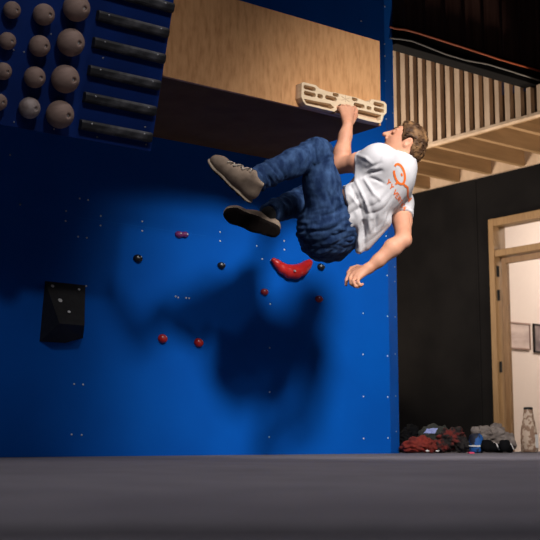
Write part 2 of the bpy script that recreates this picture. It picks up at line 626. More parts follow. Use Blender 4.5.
# black wall with the door opening
yd0 = onX(492.3, 300, XBLACK)[1]          # far side of the frame
yd1 = yd0 - 0.98
zdt = onX(492.3, 219.5, XBLACK)[2]
zbt = onX(480, 178, XBLACK)[2]
bw = MB()
bw.box((XBLACK, yd0, ZFL), (XBLACK + .12, 9.6, zbt))
bw.box((XBLACK, 2.5, ZFL), (XBLACK + .12, yd1, zbt))
bw.box((XBLACK, yd1, zdt), (XBLACK + .12, yd0, zbt))
bw.box((XBLACK - .006, 7.18, ZFL), (XBLACK, 7.2, zbt - .02))
struct(bw.build('wall_right', M['blackwall']))
struct(MB().box((-1, 9.6, ZFL), (XBLACK + 3, 9.7, 4.2)).build('wall_far', M['blackwall']))
struct(MB().box((-3, -3, ZFL - .1), (11.5, 9.7, ZFL)).build('floor', M['floor']))
struct(MB().box((-3, -3, 4.2), (11.5, 9.7, 4.3)).build('ceiling', M['ceil']))
struct(MB().box((XBLACK, 2.5, zbt + .25), (XBLACK + .1, 9.6, 4.2)).build('wall_upper', M['cladding']))

# mezzanine: joists under a deck, batten front
zj = zbt
mez = struct(MB().box((XSLAT, 2.5, zj + .20), (XBLACK + .12, 9.6, zj + .23)).build('ceiling_mezzanine', M['joist']))
js0 = onX(467, 135, XSLAT)[1]
js1 = onX(432, 146, XSLAT)[1]
pitch = js1 - js0
for k in range(-5, 9):
    y = js0 + pitch * k
    MB().box((XSLAT + .03, y - .025, zj + .003), (XBLACK - .031, y + .025, zj + .20)).build('joist', M['joist'], mez, bevel=.002)
MB().box((XBLACK - .03, 2.5, zj + .002), (XBLACK - .001, 9.6, zj + .20)).build('blocking_board', M['slat'], mez)
MB().box((XSLAT, 2.5, zj - .002), (XSLAT + .03, 9.6, zj + .20)).build('rim_board', M['joist'], mez)
zb0 = onY(470, 66.5, YW + .1)[2]
ws = struct(MB().box((XSLAT - .012, YW + .21, zj + .02), (XSLAT - .001, 9.6, 4.2)).box((XSLAT - .012, 2.5, zj + .02), (XSLAT - .001, YW + .21, zb0 - .003)).build('wall_slatted', M['backing']))
p_ = (onX(426, 140, XSLAT)[1] - onX(523, 115, XSLAT)[1]) / 10.0
y0s = onX(426, 140, XSLAT)[1]
for k in range(-16, 24):
    y = y0s - p_ * k
    if 3.6 < y < 8.9:
        w = .025 + .004 * math.sin(k * 2.1)
        MB().box((XSLAT - .057, y - w, zj + .018), (XSLAT - .012, y + w, 4.19 if y - w > YW + .21 else zb0 - .004)).build('batten', M['slat'], ws, bevel=.002)
MB().box((XSLAT - .06, 2.5, zj - .004), (XSLAT - .001, 9.6, zj + .018)).build('sill_rail', M['slat'], ws)
for px, py0, py1 in ((503.5, 82, 95), (515, 86, 93), (526, 88, 91)):
    pa, pb = onX(px, py0, XSLAT - .014), onX(px, py1, XSLAT - .014)
    MB().box((XSLAT - .018, pa[1] - .024, pb[2]), (XSLAT - .012, pa[1] + .024, pa[2])).build('pane', M['pane'], ws)

# beam and dark cladding above it, in line with the blue wall
zb0 = onY(470, 66.5, YW + .1)[2]
zb1 = onY(465, 46, YW + .1)[2]
xb0 = XW1 + sd[0] * sl_ + .004
clad = MB()
clad.box((xb0, YW + .16, zb1), (XBLACK + .1, YW + .2, 4.2))
for k in range(14):
    x = xb0 + .15 + k * .21
    clad.box((x, YW + .145, zb1), (x + .03, YW + .16, 4.2))
struct(clad.build('wall_cladding', M['cladding']))
struct(MB().box((xb0, YW + .08, zb0), (XSLAT + .25, YW + .2, zb1 - .004)).build('trim_2', M['beam'], bevel=.006))


def cable(name, pix, r, m, label, Y):
    pts = [onY(x, y, Y) for x, y in pix]
    dense = []
    for i in range(len(pts) - 1):
        for s in range(6):
            dense.append(pts[i] + (pts[i + 1] - pts[i]) * s / 6)
    dense.append(pts[-1])
    o = MB().tube(dense, r, 7).build(name, m, smooth=True)
    return tag(o, label, 'cable')


cable('power_cable', [(388.8, 26.5), (395, 28.5), (405, 29.5), (418, 33), (440, 40), (465, 48), (500, 59.5), (552, 74.5)], .0085, M['cable'],
      'thin orange cable running along the top edge of the black beam', YW + .075)
cable('power_cable', [(389.5, 38), (400, 39), (412, 41), (425, 46), (445, 54), (465, 60), (487, 64), (510, 71), (552, 84.5)], .0065, M['cablegrey'],
      'thin pale grey cable sagging along the face of the black beam', YW + .072)

# door: frame, transom, glazed leaf
fr = struct(MB().box((XBLACK - .03, yd0 - .062, ZFL), (XBLACK + .14, yd0, zdt)).build('door_1', M['frame'], bevel=.004))
MB().box((XBLACK - .03, yd1, ZFL), (XBLACK + .14, yd1 + .062, zdt)).build('jamb', M['frame'], fr, bevel=.004)
MB().box((XBLACK - .028, yd1 + .061, zdt - .07), (XBLACK + .138, yd0 - .061, zdt - .001)).build('head', M['frame'], fr, bevel=.004)
ztr = onX(500, 253, XBLACK)[2]
MB().box((XBLACK - .02, yd1 + .061, ztr - .03), (XBLACK + .12, yd0 - .061, ztr + .03)).build('transom_bar', M['frame'], fr, bevel=.004)
MB().box((XBLACK + .05, yd1 + .06, ztr + .03), (XBLACK + .056, yd0 - .06, zdt - .068)).build('transom_pane', M['glass'], fr)
ly0, ly1 = yd0 - .098, yd1 + .07
zl1 = ztr - .045
leaf = MB()
leaf.box((XBLACK + .03, ly0 - .055, ZFL + .02), (XBLACK + .075, ly0, zl1))
leaf.build('leaf_stile', M['leafwood'], fr, bevel=.003)
MB().box((XBLACK + .03, ly1, ZFL + .02), (XBLACK + .075, ly1 + .055, zl1)).build('leaf_stile', M['leafwood'], fr, bevel=.003)
MB().box((XBLACK + .031, ly1 + .054, zl1 - .055), (XBLACK + .074, ly0 - .054, zl1 - .001)).build('leaf_rail', M['leafwood'], fr, bevel=.003)
MB().box((XBLACK + .031, ly1 + .054, ZFL + .021), (XBLACK + .074, ly0 - .054, ZFL + .14)).build('leaf_rail', M['leafwood'], fr, bevel=.003)
MB().box((XBLACK + .05, ly1 + .05, ZFL + .13), (XBLACK + .056, ly0 - .05, zl1 - .05)).build('leaf_pane', M['glass'], fr)
for py in (271, 295, 367):
    z = onX(501, py, XBLACK)[2]
    MB().lathe(R3(XBLACK + .0, ly0 + .018, z - .05), (0, 0, 1), [(0, .012), (.1, .012)], 10).build('hinge', M['hinge'], fr, smooth=False)

# the lit room behind the door
YO = 7.35
struct(MB().box((XBLACK + .13, YO, ZFL), (11.2, YO + .1, 2.75)).build('wall_office_back', M['cream']))
struct(MB().box((11.1, 4.0, ZFL), (11.2, YO, 2.75)).build('wall_office_side', M['cream']))
struct(MB().box((XBLACK + .13, 4.0, ZFL), (11.1, 4.1, 2.75)).build('wall_office_front', M['cream']))
struct(MB().box((XBLACK + .13, 4.1, 2.75), (11.2, YO + .1, 2.8)).build('ceiling_office', M['cream']))


def picture(px0, px1, py0, py1, m, label, fm):
    a = onY(px0, py0, YO - .02)
    b = onY(px1, py1, YO - .02)
    t = thing('framed_print', ((a[0] + b[0]) / 2, YO - .02, b[2]), label, 'picture', 'prints on the cream wall')
    f = MB()
    w = .013
    for lo, hi in (((a[0], b[2]), (b[0], b[2] + w)), ((a[0], a[2] - w), (b[0], a[2])), ((a[0], b[2]), (a[0] + w, a[2])), ((b[0] - w, b[2]), (b[0], a[2]))):
        f.box((lo[0], YO - .02, lo[1]), (hi[0], YO - .001, hi[1]))
    f.build('frame', fm, t)
    MB().box((a[0] + w, YO - .012, b[2] + w), (b[0] - w, YO - .002, a[2] - w)).build('print', m, t)


picture(509, 531.5, 321.5, 350, M['paper'], 'pale landscape print in a thin brown frame, just right of the glazed door stile', M['pframe'])
picture(534.2, 560, 323.5, 354, M['paperdark'], 'dark print at the right edge of the photo, on the cream wall', M['hinge'])

# ================================================================== MATS
def mat_pad(name, poly, label, bump):
    bm = bmesh.new()
    bot = [bm.verts.new((p[0], p[1], ZFL + .001)) for p in poly]
    top = [bm.verts.new((p[0], p[1], 0)) for p in poly]
    bm.faces.new(bot[::-1])
    ft = bm.faces.new(top)
    n = len(poly)
    for i in range(n):
        bm.faces.new((bot[i], bot[(i + 1) % n], top[(i + 1) % n], top[i]))
    bm.normal_update()
    bmesh.ops.recalc_face_normals(bm, faces=bm.faces)
    ed = [e for e in bm.edges if all(v.co.z > -.01 and np.dot(np.array(v.co), FW) < 2.0 for v in e.verts)]
    bmesh.ops.bevel(bm, geom=ed, offset=.028, segments=4, profile=.5, affect='EDGES')
    me = bpy.data.meshes.new(name)
    bm.to_mesh(me)
    bm.free()
    V = np.array([v.co[:] for v in me.vertices])
    Fc = [tuple(p.vertices) for p in me.polygons]
    o = mk(name, V, Fc, M['mat'], None)
    return tag(o, label, 'crash mat', 'grey floor mats')


fl = W(-2.6, 1.28, 0)
frr = W(2.4, 1.36, 0)
k0 = W(.15, 1.235, 0)
mat_pad('crash_mat', [fl, k0, frr, R3(7.3, 2.2, 0), R3(7.3, 5.62, 0), R3(XW1 + .17, 5.62, 0), R3(XW1 + .17, YW - .006, 0), R3(-.9, YW - .006, 0)],
        'large dark grey mat covering the floor below the blue wall', 0)
dn = FW * .20
n0, n1, n2 = fl - dn * 1.3, k0 - dn * 1.0, frr - dn * .75
mat_pad('crash_mat', [W(-2.6, -1.6, 0), W(2.4, -1.6, 0), n2, n1, n0], 'blurred grey mat at the very bottom of the photo, nearest the camera', 0)
m2 = bpy.data.objects['crash_mat.001']

# ================================================================== PLYWOOD BOX
bx = thing('plywood_box', (XB, YB, ZB), 'long varnished plywood box jutting out from the top of the blue wall', 'climbing volume')
T = .018
MB().box((XBL, YB, ZB), (XB, YB + T, ZT)).build('front_panel', M['ply'], bx, bevel=.002)
MB().box((XBL, YB + T, ZB), (XB, YW - .002, ZB + T)).build('bottom_panel', M['plyshade'], bx)
MB().box((XBL, YB + T, ZT - T), (XB, YW - .002, ZT)).build('top_panel', M['plyshade'], bx)
MB().box((XB - T, YB + T, ZB + T), (XB, YW - .002, ZT - T)).build('end_panel', M['plyshade'], bx)
MB().box((XBL, YB + T, ZB + T), (XBL + T, YW - .002, ZT - T)).build('end_panel', M['plyshade'], bx)

# ------------------------------------------------------------------ hangboard
HT = .052
YH = YB - HT
hb = thing('hangboard', (onY(345, 105, YH)[0], YB - .001, onY(345, 105, YH)[2]),
           'pale wooden finger hangboard with slots, screwed to the right end of the plywood box', 'hangboard')


def pxy(pts, Y):
    return [(onY(x, y, Y)[0], onY(x, y, Y)[2]) for x, y in pts]


def slot(x0, y0, x1, y1, h, Y):
    a, b = onY(x0, y0, Y), onY(x1, y1, Y)
    r = h / 2
    out = []
    for k in range(9):
        t = math.pi / 2 + math.pi * k / 8
        out.append((a[0] + r + r * math.cos(t), a[2] + r * math.sin(t)))
    for k in range(9):
        t = -math.pi / 2 + math.pi * k / 8
        out.append((b[0] - r + r * math.cos(t), b[2] + r * math.sin(t)))
    return out


def sheet(name, loops, Y0, Y1, m, parent, bev=.003):
    cu = bpy.data.curves.new('tmp', 'CURVE')
    cu.dimensions = '2D'
    cu.fill_mode = 'BOTH'
    cu.extrude = (Y1 - Y0) / 2 - bev
    cu.bevel_depth = bev
    cu.bevel_resolution = 2
    cu.offset = -bev
    for L in loops:
        sp = cu.splines.new('POLY')
        sp.points.add(len(L) - 1)
        for i, (x, z) in enumerate(L):
            sp.points[i].co = (x, z, 0, 1)
        sp.use_cyclic_u = True
    o = bpy.data.objects.new('tmp', cu)
    C.objects.link(o)
    bpy.context.view_layer.update()
    me = bpy.data.meshes.new_from_object(o.evaluated_get(bpy.context.evaluated_depsgraph_get()))
    V = np.array([v.co[:] for v in me.vertices])
    Fc = [tuple(p.vertices) for p in me.polygons]
    bpy.data.objects.remove(o)
    V = np.stack([V[:, 0], (Y0 + Y1) / 2 - V[:, 2], V[:, 1]], 1)
    return mk(name, V, Fc, m, parent)


outl = [(302, 82.6), (304, 82), (316, 85), (320, 88.5), (329, 91.5), (336, 92.6), (356, 97.4), (366, 101), (370, 102), (372, 99), (384.5, 101.5), (387, 104.5),
        (386.8, 113), (384, 116), (382.5, 121), (380.5, 123.5), (368, 121), (355.5, 117.6), (354.5, 109), (352, 106.8), (341, 104.2), (338.5, 105), (337.8, 109.5),
        (334.5, 111.8), (320, 108.5), (306, 105), (303.4, 101.5), (301.6, 97)]
holes = [slot(303.9, 86.6, 316, 89.6, .0215, YH), slot(304.2, 92.6, 316, 95.5, .0215, YH), slot(317.6, 95.6, 323.2, 96.9, .0215, YH),
         slot(325.5, 96.9, 337, 99.7, .0215, YH), slot(333, 94.2, 339, 95.7, .0175, YH),
         slot(352.2, 98.7, 357.8, 100.1, .0175, YH), slot(354, 104.3, 365, 107, .0215, YH), slot(366.8, 107.4, 371.8, 108.7, .019, YH),
         slot(373.7, 103.3, 384.5, 106, .0215, YH), slot(374, 108.8, 384.5, 111.5, .0215, YH),
         pxy([(304.4, 98.9), (318, 101.8), (330.5, 104.0), (334.2, 107.5), (332, 108.9), (321.0, 106.4), (319.0, 105.4), (317, 105.4), (306.2, 103.0)], YH),
         pxy([(357.2, 111.2), (359.5, 109.8), (381.4, 115.1), (380.6, 120), (378.5, 120.5), (369.0, 118.1), (367.0, 117.3), (364.8, 117.2), (357, 115)], YH)]
sheet('front_plate', [pxy(outl, YH)] + holes, YH, YH + .034, M['hang'], hb)
back = [(302, 82.6), (304, 82), (316, 85), (320, 88.5), (329, 91.5), (336, 92.6), (356, 97.4), (366, 101), (370, 102), (372, 99), (384.5, 101.5), (387, 104.5),
        (386.8, 113), (384, 116), (382.5, 121), (380.5, 123.5), (368, 121), (352, 117), (340, 113.5), (320, 108.5), (306, 105), (303.4, 101.5), (301.6, 97)]
sheet('back_plate', [pxy(back, YH)], YH + .034, YB - .001, M['hangback'], hb, .001)
lg = pxy([(338, 109.6), (354.8, 113.6), (354.8, 116.8), (338, 112.6)], YH)
MB().prism([R3(x, YH + .010, z) for x, z in lg], (0, .026, 0)).build('centre_ledge', M['hang'], hb, bevel=.003)
for q0, q1 in (((341.5, 96.2), (349.5, 101.8)), ((349.5, 98.0), (341.5, 100.0)), ((345.5, 95.2), (345.5, 102.2))):
    a, b = onY(*q0, YH - .0003), onY(*q1, YH - .0003)
    MB().tube([a, b], .0016, 5).build('etched_mark', M['etch'], hb)

# ================================================================== CAMPUS BOARD
XE = XBL - .03
cb_b = onX(150.7, 151.7, XE)
cb_t = onX(174, 0, XE)
cup = nrm(cb_t - cb_b)
cn = nrm(np.cross(cup, R3(1, 0, 0)))
if cn[1] > 0:
    cn = -cn
CX = R3(1, 0, 0)
cb = thing('campus_board', cb_b, 'dark blue overhanging training board at the upper left, beside the plywood box', 'training board')
Lc, Hc = 1.25, 1.25
cc = cb_b - CX * Lc / 2 + cup * Hc / 2 - cn * .012
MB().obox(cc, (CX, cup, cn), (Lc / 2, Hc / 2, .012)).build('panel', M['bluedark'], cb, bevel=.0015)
for xo in (-.12, -1.1):
    a = cb_b + CX * xo + cup * .95 - cn * .025
    MB().box((a[0] - .04, a[1], a[2] - .04), (a[0] + .04, YW - .002, a[2] + .04)).build('strut', M['plyshade'], cb)
    a = cb_b + CX * xo + cup * .55 - cn * .025
    MB().box((a[0] - .04, a[1] + .012, a[2] - .04), (a[0] + .04, YW - .002, a[2] + .04)).build('strut', M['plyshade'], cb)
for px, py in ((13.7, 50), (24, 52), (51, 34), (14, 122), (145, 127), (146, 144.5), (97, 137), (103, 58), (54, 129)):
    bolt(cb, onplane(px, py, cb_b, cn), cn, M['boltdim'], .004)


def ball(px, py, rpx, label, m):
    c0 = onplane(px, py, cb_b, cn)
    t = np.dot(c0 - CAM, FW)
    r = rpx / F * t * 1.01
    # centre off the board
    dd = ray(px, py)
    base = cb_b + cn * (r * .82)
    c = onplane(px, py, base, cn)
    o = thing('ball_hold', c - cn * (r * .82), label, 'climbing hold', 'wooden ball holds on the blue training board')
    prof = []
    a0 = math.acos(min(1, .28))
    n = 16
    for k in range(n + 1):
        a = math.radians(145) * (1 - k / n) + math.asin(.17) * (k / n)
        prof.append((r * math.cos(a), r * math.sin(a)))
    prof += [(r * .98 - .003, r * .17 - .001), (r * .7, r * .14)]
    ax = nrm(cn + CX * .24 - cup * .02)
    MB().lathe(c, ax, prof, 28).build('ball', m, o, smooth=True)
    MB().lathe(c + ax * r * .74, ax, [(0, r * .12), (r * .1, r * .12), (r * .13, r * .07), (r * .13, 0)], 10).build('bolt', M['bolt'], o)


rows = ['second row from the bottom', 'bottom row']
balls = [
    (76.5, 8, 14, 'large grey-brown wooden ball cut by the top edge of the photo, right column', 'ball'),
    (70.8, 42.5, 14.2, 'large wooden ball, right column, second from the top', 'ball'),
    (65.3, 79, 14.4, 'large wooden ball, right column, third from the top', 'ball'),
    (60, 114.5, 14.2, 'large wooden ball at the bottom of the right column', 'ball'),
    (43.8, 14.5, 11.2, 'medium wooden ball at the top of the middle column', 'ball'),
    (39.5, 46, 11, 'medium wooden ball, middle column, second from the top', 'ball'),
    (34.7, 77.3, 11, 'medium wooden ball, middle column, third from the top', 'ball'),
    (29.5, 108, 11, 'chalk-smeared medium wooden ball at the bottom of the middle column', 'chalkball'),
    (12, 10, 9, 'small wooden ball at the top of the left column', 'ball'),
    (7.3, 41, 9, 'small wooden ball, left column, second from the top', 'ball'),
    (3, 71.2, 9, 'small wooden ball, left column, third from the top, cut by the photo edge', 'ball'),
    (-1.5, 102, 8.8, 'small wooden ball at the bottom of the left column, half outside the photo', 'ball')]
for px, py, r, lb, mm in balls:
    ball(px, py, r, lb, M[mm])

rungs = [(123, -4.5, 173.2, 7.2, 'black rung cut by the top edge of the photo'),
         (97.5, 15.5, 168, 33, 'black chalk-marked rung, highest that is wholly in the photo'),
         (93.5, 42, 164.5, 59, 'black chalky rung on the blue board, third from the top'),
         (89, 69.5, 159.7, 86, 'black chalky rung on the blue board, third from the bottom'),
         (84.3, 96.5, 155.3, 111.5, 'black chalky rung on the blue board, second from the bottom'),
         (80.5, 123.5, 151.2, 138.5, 'lowest black rung, along the bottom edge of the blue board')]
for x0, y0, x1, y1, lb in rungs:
    a, b = onplane(x0, y0, cb_b + cn * .018, cn), onplane(x1, y1, cb_b + cn * .018, cn)
    zz = np.dot((a + b) / 2 - cb_b, cup)
    xa, xb_ = a[0], min(b[0], XE - .008)
    if y0 < 0:
        xa = xb_ - .40
    c0 = cb_b + cup * zz
    o = thing('campus_rung', R3((xa + xb_) / 2, c0[1], c0[2]), lb, 'climbing rung', 'black rungs on the blue training board')
    hh, dp = .0235, .034
    poly = []
    for s, q in ((-hh, 0), (hh, 0), (hh, dp * .55), (hh * .85, dp * .85), (hh * .45, dp), (-hh * .45, dp), (-hh * .85, dp * .85), (-hh, dp * .55)):
        pp = c0 + cup * s + cn * q
        poly.append(R3(xa, pp[1], pp[2]))
    MB().prism(poly, (xb_ - xa, 0, 0)).build('rung_body', M['rung'], o, bevel=.004)
    for fx in (.13, .87):
        pp = c0 + cup * .010 + cn * (dp - .0005)
        bolt(o, R3(xa + (xb_ - xa) * fx, pp[1], pp[2]), cn, M['boltdim'], .004)

# ================================================================== HOLDS ON THE BLUE WALL
def nub(px, py, r, m, label, wide=1.25):
    p = onY(px, py, YW)
    o = thing('climbing_hold', p, label, 'climbing hold', 'small screw-on holds on the blue wall')
    s = SDF(p - .07, p + .07, .0035)
    ax = (R3(1, 0, 0), R3(0, 1, 0), R3(0, 0, 1))
    s.ell(p + R3(0, -.006, 0), ax, (r * wide, r * 1.0, r), .01)
    s.ell(p + R3(r * .3, -.012, -r * .15), ax, (r * .8, r * .9, r * .75), .01)
    s.cut(p + R3(0, -.0005, 0), R3(0, 1, 0))
    V, Fq = s.mesh()
    blob('hold_body', V, Fq, m, o, 1)
    for dx in (-.45, .5):
        q = p + R3(r * dx, -r * .90 - .004, r * .28)
        MB().lathe(q, (0, -1, 0), [(0, .0042), (.004, .0042), (.005, .002), (.005, 0)], 8).build('screw', M['bolt'], o)


nub(137, 258.5, .022, M['holdblack'], 'small black hold below and left of the purple hold')
nub(220.5, 265.5, .020, M['holdblack'], 'small black hold level with the red curved hold, left of it')
nub(320, 267, .021, M['holdblack'], 'small black hold just right of the red curved hold')
nub(161.5, 338.5, .025, M['holdred'], 'left one of two bright red round holds low on the wall', 1.05)
nub(197.5, 342.5, .025, M['holdred'], 'right one of two bright red round holds low on the wall', 1.05)
nub(263.5, 292, .020, M['holddark'], 'small dark red hold under the left end of the red curved hold')
nub(318, 299, .021, M['holddark'], 'small dark red hold below the black hold right of the curved one')
# purple double hold
p = onY(181, 235, YW)
o = thing('climbing_hold', p, 'small purple two-lobed hold near the upper middle of the blue wall', 'climbing hold')
s = SDF(p - .09, p + .09, .0035)
ax = (R3(1, 0, 0), R3(0, 1, 0), R3(0, 0, 1))
s.ell(p + R3(-.018, -.004, 0), ax, (.026, .026, .02), .012)
s.ell(p + R3(.022, -.004, .004), ax, (.022, .024, .018), .012)
s.cut(p + R3(0, -.0005, 0), R3(0, 1, 0))
V, Fq = s.mesh()
blob('hold_body', V, Fq, M['holdpurple'], o, 1)
for dx in (-.02, .024):
    MB().lathe(p + R3(dx, -.029, .003), (0, -1, 0), [(0, .0045), (.004, .0045), (.004, 0)], 8).build('screw', M['bolt'], o)

# red crescent
pc = onY(291, 268, YW)
o = thing('curved_hold', pc, 'large bright red curved hold shaped like a smile', 'climbing hold')
s = SDF(pc - R3(.22, .12, .15), pc + R3(.22, .05, .15), .004)
pts = [(273.5, 260, 2.4), (277.5, 263.8, 3.8), (282.5, 268.3, 5.2), (289, 271.3, 6.6), (295.5, 271.8, 7), (301.5, 269.5, 6.3), (306.3, 265.5, 4.8), (309.3, 262.6, 3.6)]
ch = []
for x, y, r in pts:
    q = onY(x, y, YW - .026)
    ch.append((q, r / F * 6.8))
s.chain(ch, .015)
s.cut(pc + R3(0, -.0005, 0), R3(0, 1, 0))
V, Fq = s.mesh()
blob('hold_body', V, Fq, M['holdred'], o, 2)
q = onY(294.3, 271, YW - .026 - .043)
MB().lathe(q, (0, -1, 0), [(0, .008), (.008, .008), (.008, .004), (.006, 0)], 12).build('bolt', M['boltdim'], o)

# black wedge volume
vo = thing('wedge_volume', onY(64, 341, YW), 'black gritty wedge-shaped volume with four bolts on the left of the blue wall', 'climbing volume')
yw = YW - .001
TL, TR = onY(45, 281, yw), onY(85.3, 285.2, yw)
BL, BRr = onY(39.5, 341.5, yw), onY(65, 343, yw)
BR2 = onY(83, 338, yw)
pr = .17
FL, FR = onY(59.5, 323.5, YW - pr), onY(84.5, 325.5, YW - pr * .92)
V = [TL, TR, BR2, BRr, BL, FL, FR]
Fc = [(0, 5, 6, 1), (0, 4, 5), (4, 3, 5), (5, 3, 2, 6), (1, 6, 2), (0, 1, 2, 3, 4)]
mk('volume_body', V, Fc, M['volume'], vo)
n_ = nrm(np.cross(FL - TL, TR - TL))
if n_[1] > 0:
    n_ = -n_
for px, py, r in ((52.5, 286.2, .009), (79, 289.6, .007), (60, 300.5, .012), (69, 312, .009)):
    q = onplane(px, py, TL, n_)
    MB().lathe(q, n_, [(0, r), (.003, r), (.004, r * .5), (.002, r * .4), (.002, 0)], 12).build('bolt', M['bolt'], vo)

# ================================================================== THE CLIMBER
g = lambda x, y, t: at(x, y, t)
root_p = g(334, 230, 5.62)
man = thing('person', R3(root_p[0], root_p[1], root_p[2]), 'climber in white T-shirt, jeans and taupe shoes hanging by one arm from the wooden hangboard', 'person')

pel, wai, che, upc = g(332, 229, 5.62), g(353, 212, 5.60), g(380, 187, 5.58), g(394, 173, 5.57)
shL, elL, wrL = g(379, 160, 5.44), g(338.6, 165.5, 5.60), g(347.5, 126, 5.64)
shR, elR, wrR = g(401, 203, 5.74), g(403.5, 240, 5.60), g(370, 267.5, 5.57)
neck0, neck1 = g(402, 164, 5.585), g(406, 152, 5.585)
hipL, hipR = g(327, 221, 5.54), g(334, 236, 5.69)
knL, anL = g(317, 151.5, 5.43), g(251, 181.5, 5.25)
knR, anR = g(303, 200, 5.95), g(270, 213.5, 5.66)
a_sp = nrm(neck0 - pel)
r_lat = nrm(shR - shL)
r_lat = nrm(r_lat - a_sp * np.dot(r_lat, a_sp))
f_ch = np.cross(a_sp, r_lat)              # chest front (away from the camera)

# head frame
img = lambda x, up, dep: RT * x + UPZ * up + FW * dep
h_f = nrm(img(-.87, .47, .12))
h_u = img(.47, .86, -.05)
h_u = nrm(h_u - h_f * np.dot(h_u, h_f))
h_l = np.cross(h_u, h_f)                  # left side of the face
if np.dot(h_l, FW) > 0:
    h_l = -h_l
HT_ = 5.585
H = lambda x, y, lat: g(x, y, HT_) + h_l * lat


def torso(s, o, k=.05):
    fl = (f_ch, .74)
    s.cap(pel, wai, .150 + o, .140 + o, k, fl)
    s.cap(wai, che, .140 + o, .158 + o, k, fl)
    s.cap(che, upc, .158 + o, .105 + o, k, fl)
    s.cap(shL, upc, .052 + o, .080 + o, k)
    s.cap(shR, upc, .052 + o, .080 + o, k)


def legs(s, o, k=.03):
    s.ell(g(326, 231, 5.60), (a_sp, r_lat, f_ch), (.14 + o, .165 + o, .135 + o), .05)
    s.chain([(hipL, .100 + o), (hipL * .45 + knL * .55, .084 + o), (knL, .061 + o)], k)
    s.chain([(hipR, .100 + o), (hipR * .45 + knR * .55, .080 + o), (knR, .060 + o)], k)
    s.chain([(knL, .060 + o), (knL * .62 + anL * .38 - UPZ * .004, .061 + o), (anL, .038 + o)], k)
    s.chain([(knR, .060 + o), (knR * .62 + anR * .38, .059 + o), (anR, .038 + o)], k)


allp = np.array([pel, wai, che, upc, shL, elL, wrL, shR, elR, wrR, neck1, hipL, hipR, knL, anL, knR, anR, g(420, 130, 5.6), g(346, 100, 5.7), g(350, 292, 5.55)])
lo, hi = allp.min(0) - .17, allp.max(0) + .17
B = SDF(lo, hi, .0045)
torso(B, -.012)
legs(B, -.014)
# arms
B.chain([(shL, .058), (shL * .5 + elL * .5, .050), (elL, .041)], .02)
B.cap(elL, elL * .68 + wrL * .32 + RT * .003, .040, .043, .02)
B.chain([(elL * .68 + wrL * .32 + RT * .003, .043), (elL * .25 + wrL * .75, .033), (wrL, .0285)], .02)
B.chain([(shR, .058), (shR * .5 + elR * .5, .048), (elR, .039)], .02)
B.cap(elR, elR * .68 + wrR * .32 + UPZ * .006, .038, .044, .02)
B.chain([(elR * .68 + wrR * .32 + UPZ * .006, .044), (elR * .25 + wrR * .75, .032), (wrR, .027)], .02)
# neck and head
B.cap(neck0, neck1, .064, .058, .03)
sk = g(406.5, 142, HT_)
B.ell(sk, (h_f, h_u, h_l), (.090, .086, .074), .03)
B.ell(sk + h_f * .045 - h_u * .035, (h_f, h_u, h_l), (.052, .072, .060), .03)          # face
B.ell(sk + h_f * .05 - h_u * .085, (h_f, h_u, h_l), (.044, .030, .046), .025)          # jaw
B.ell(sk + h_f * .085 - h_u * .098, (h_f, h_u, h_l), (.017, .016, .020), .015)         # chin
B.cap(H(393.5, 132.2, 0) + h_f * .004, H(384.8, 134.2, 0), .009, .0115, .010)            # nose
B.ell(H(384.6, 134.6, 0), (h_f, h_u, h_l), (.012, .010, .012), .008)
for sgn in (-1, 1):
    B.ell(H(387.2, 136.2, 0) + h_l * .013 * sgn, (h_f, h_u, h_l), (.010, .008, .008), .006)
    B.ell(H(392.6, 134.8, 0) + h_l * .034 * sgn, (h_f, h_u, h_l), (.011, .009, .015), .014, 'sub')      # eye socket
    B.ell(H(394.4, 134.0, 0) + h_l * .033 * sgn, (h_f, h_u, h_l), (.012, .011, .012), .003)             # eyelid ball
    B.cap(H(395.5, 130.6, 0) + h_l * .016 * sgn, H(397.6, 131.6, 0) + h_l * .046 * sgn, .008, .006, .010)  # brow
B.cap(H(386.3, 139.2, -.018), H(386.3, 139.2, .018), .0075, .0075, .006)                 # upper lip
B.cap(H(387.2, 142.0, -.016), H(387.2, 142.0, .016), .0075, .0075, .006)                 # lower lip
B.cap(H(386.2, 140.7, -.024), H(386.2, 140.7, .024), .0025, .0025, .003, None, 'sub')
for sgn in (-1, 1):
    ec = g(408.6, 145.6, HT_) + h_l * .070 * sgn
    er = nrm(h_u * .93 - h_f * .3)
    ef = nrm(np.cross(er, h_l))
    B.ell(ec, (er, ef, h_l), (.027, .017, .010), .006)
    B.ell(ec - er * .022 + ef * 0, (er, ef, h_l), (.013, .011, .009), .006)
    B.ell(ec + h_l * .010 * sgn, (er, ef, h_l), (.018, .009, .008), .004, 'sub')


def finger(s, pts, r0, r1):
    n = len(pts) - 1
    for i in range(n):
        a = r0 + (r1 - r0) * i / n
        b = r0 + (r1 - r0) * (i + 1) / n
        s.cap(pts[i], pts[i + 1], a, b, .004)


# left hand: back of the hand to the camera, fingers hooked over the centre ledge
YK = YH - .012
kx = [(353.0, 108.6), (348.9, 107.0), (344.7, 106.9), (340.7, 107.8)]
hand_c = onY(347, 117, YH - .045)
for (x, y) in kx:
    k_ = onY(x, y, YH - .022)
    B.cap(wrL * .8 + hand_c * .2 + (k_ - hand_c) * .15, k_, .0205, .0125, .012)
for i, (x, y) in enumerate(kx):
    k_ = onY(x, y, YH - .022)
    a = k_ + R3(0, .020, .006 + (.004 if i in (1, 2) else 0))
    b = a + R3(0, .022, -.004)
    c = b + R3(0, .004, -.014)
    finger(B, [k_, a, b, c], .0105, .0078)
th0 = onY(354.8, 119, YH - .036)
finger(B, [wrL * .55 + th0 * .45 + RT * .004, onY(355.6, 116, YH - .036), onY(356.2, 110.5, YH - .020), onY(354.6, 107, YH - .013)], .0145, .0085)

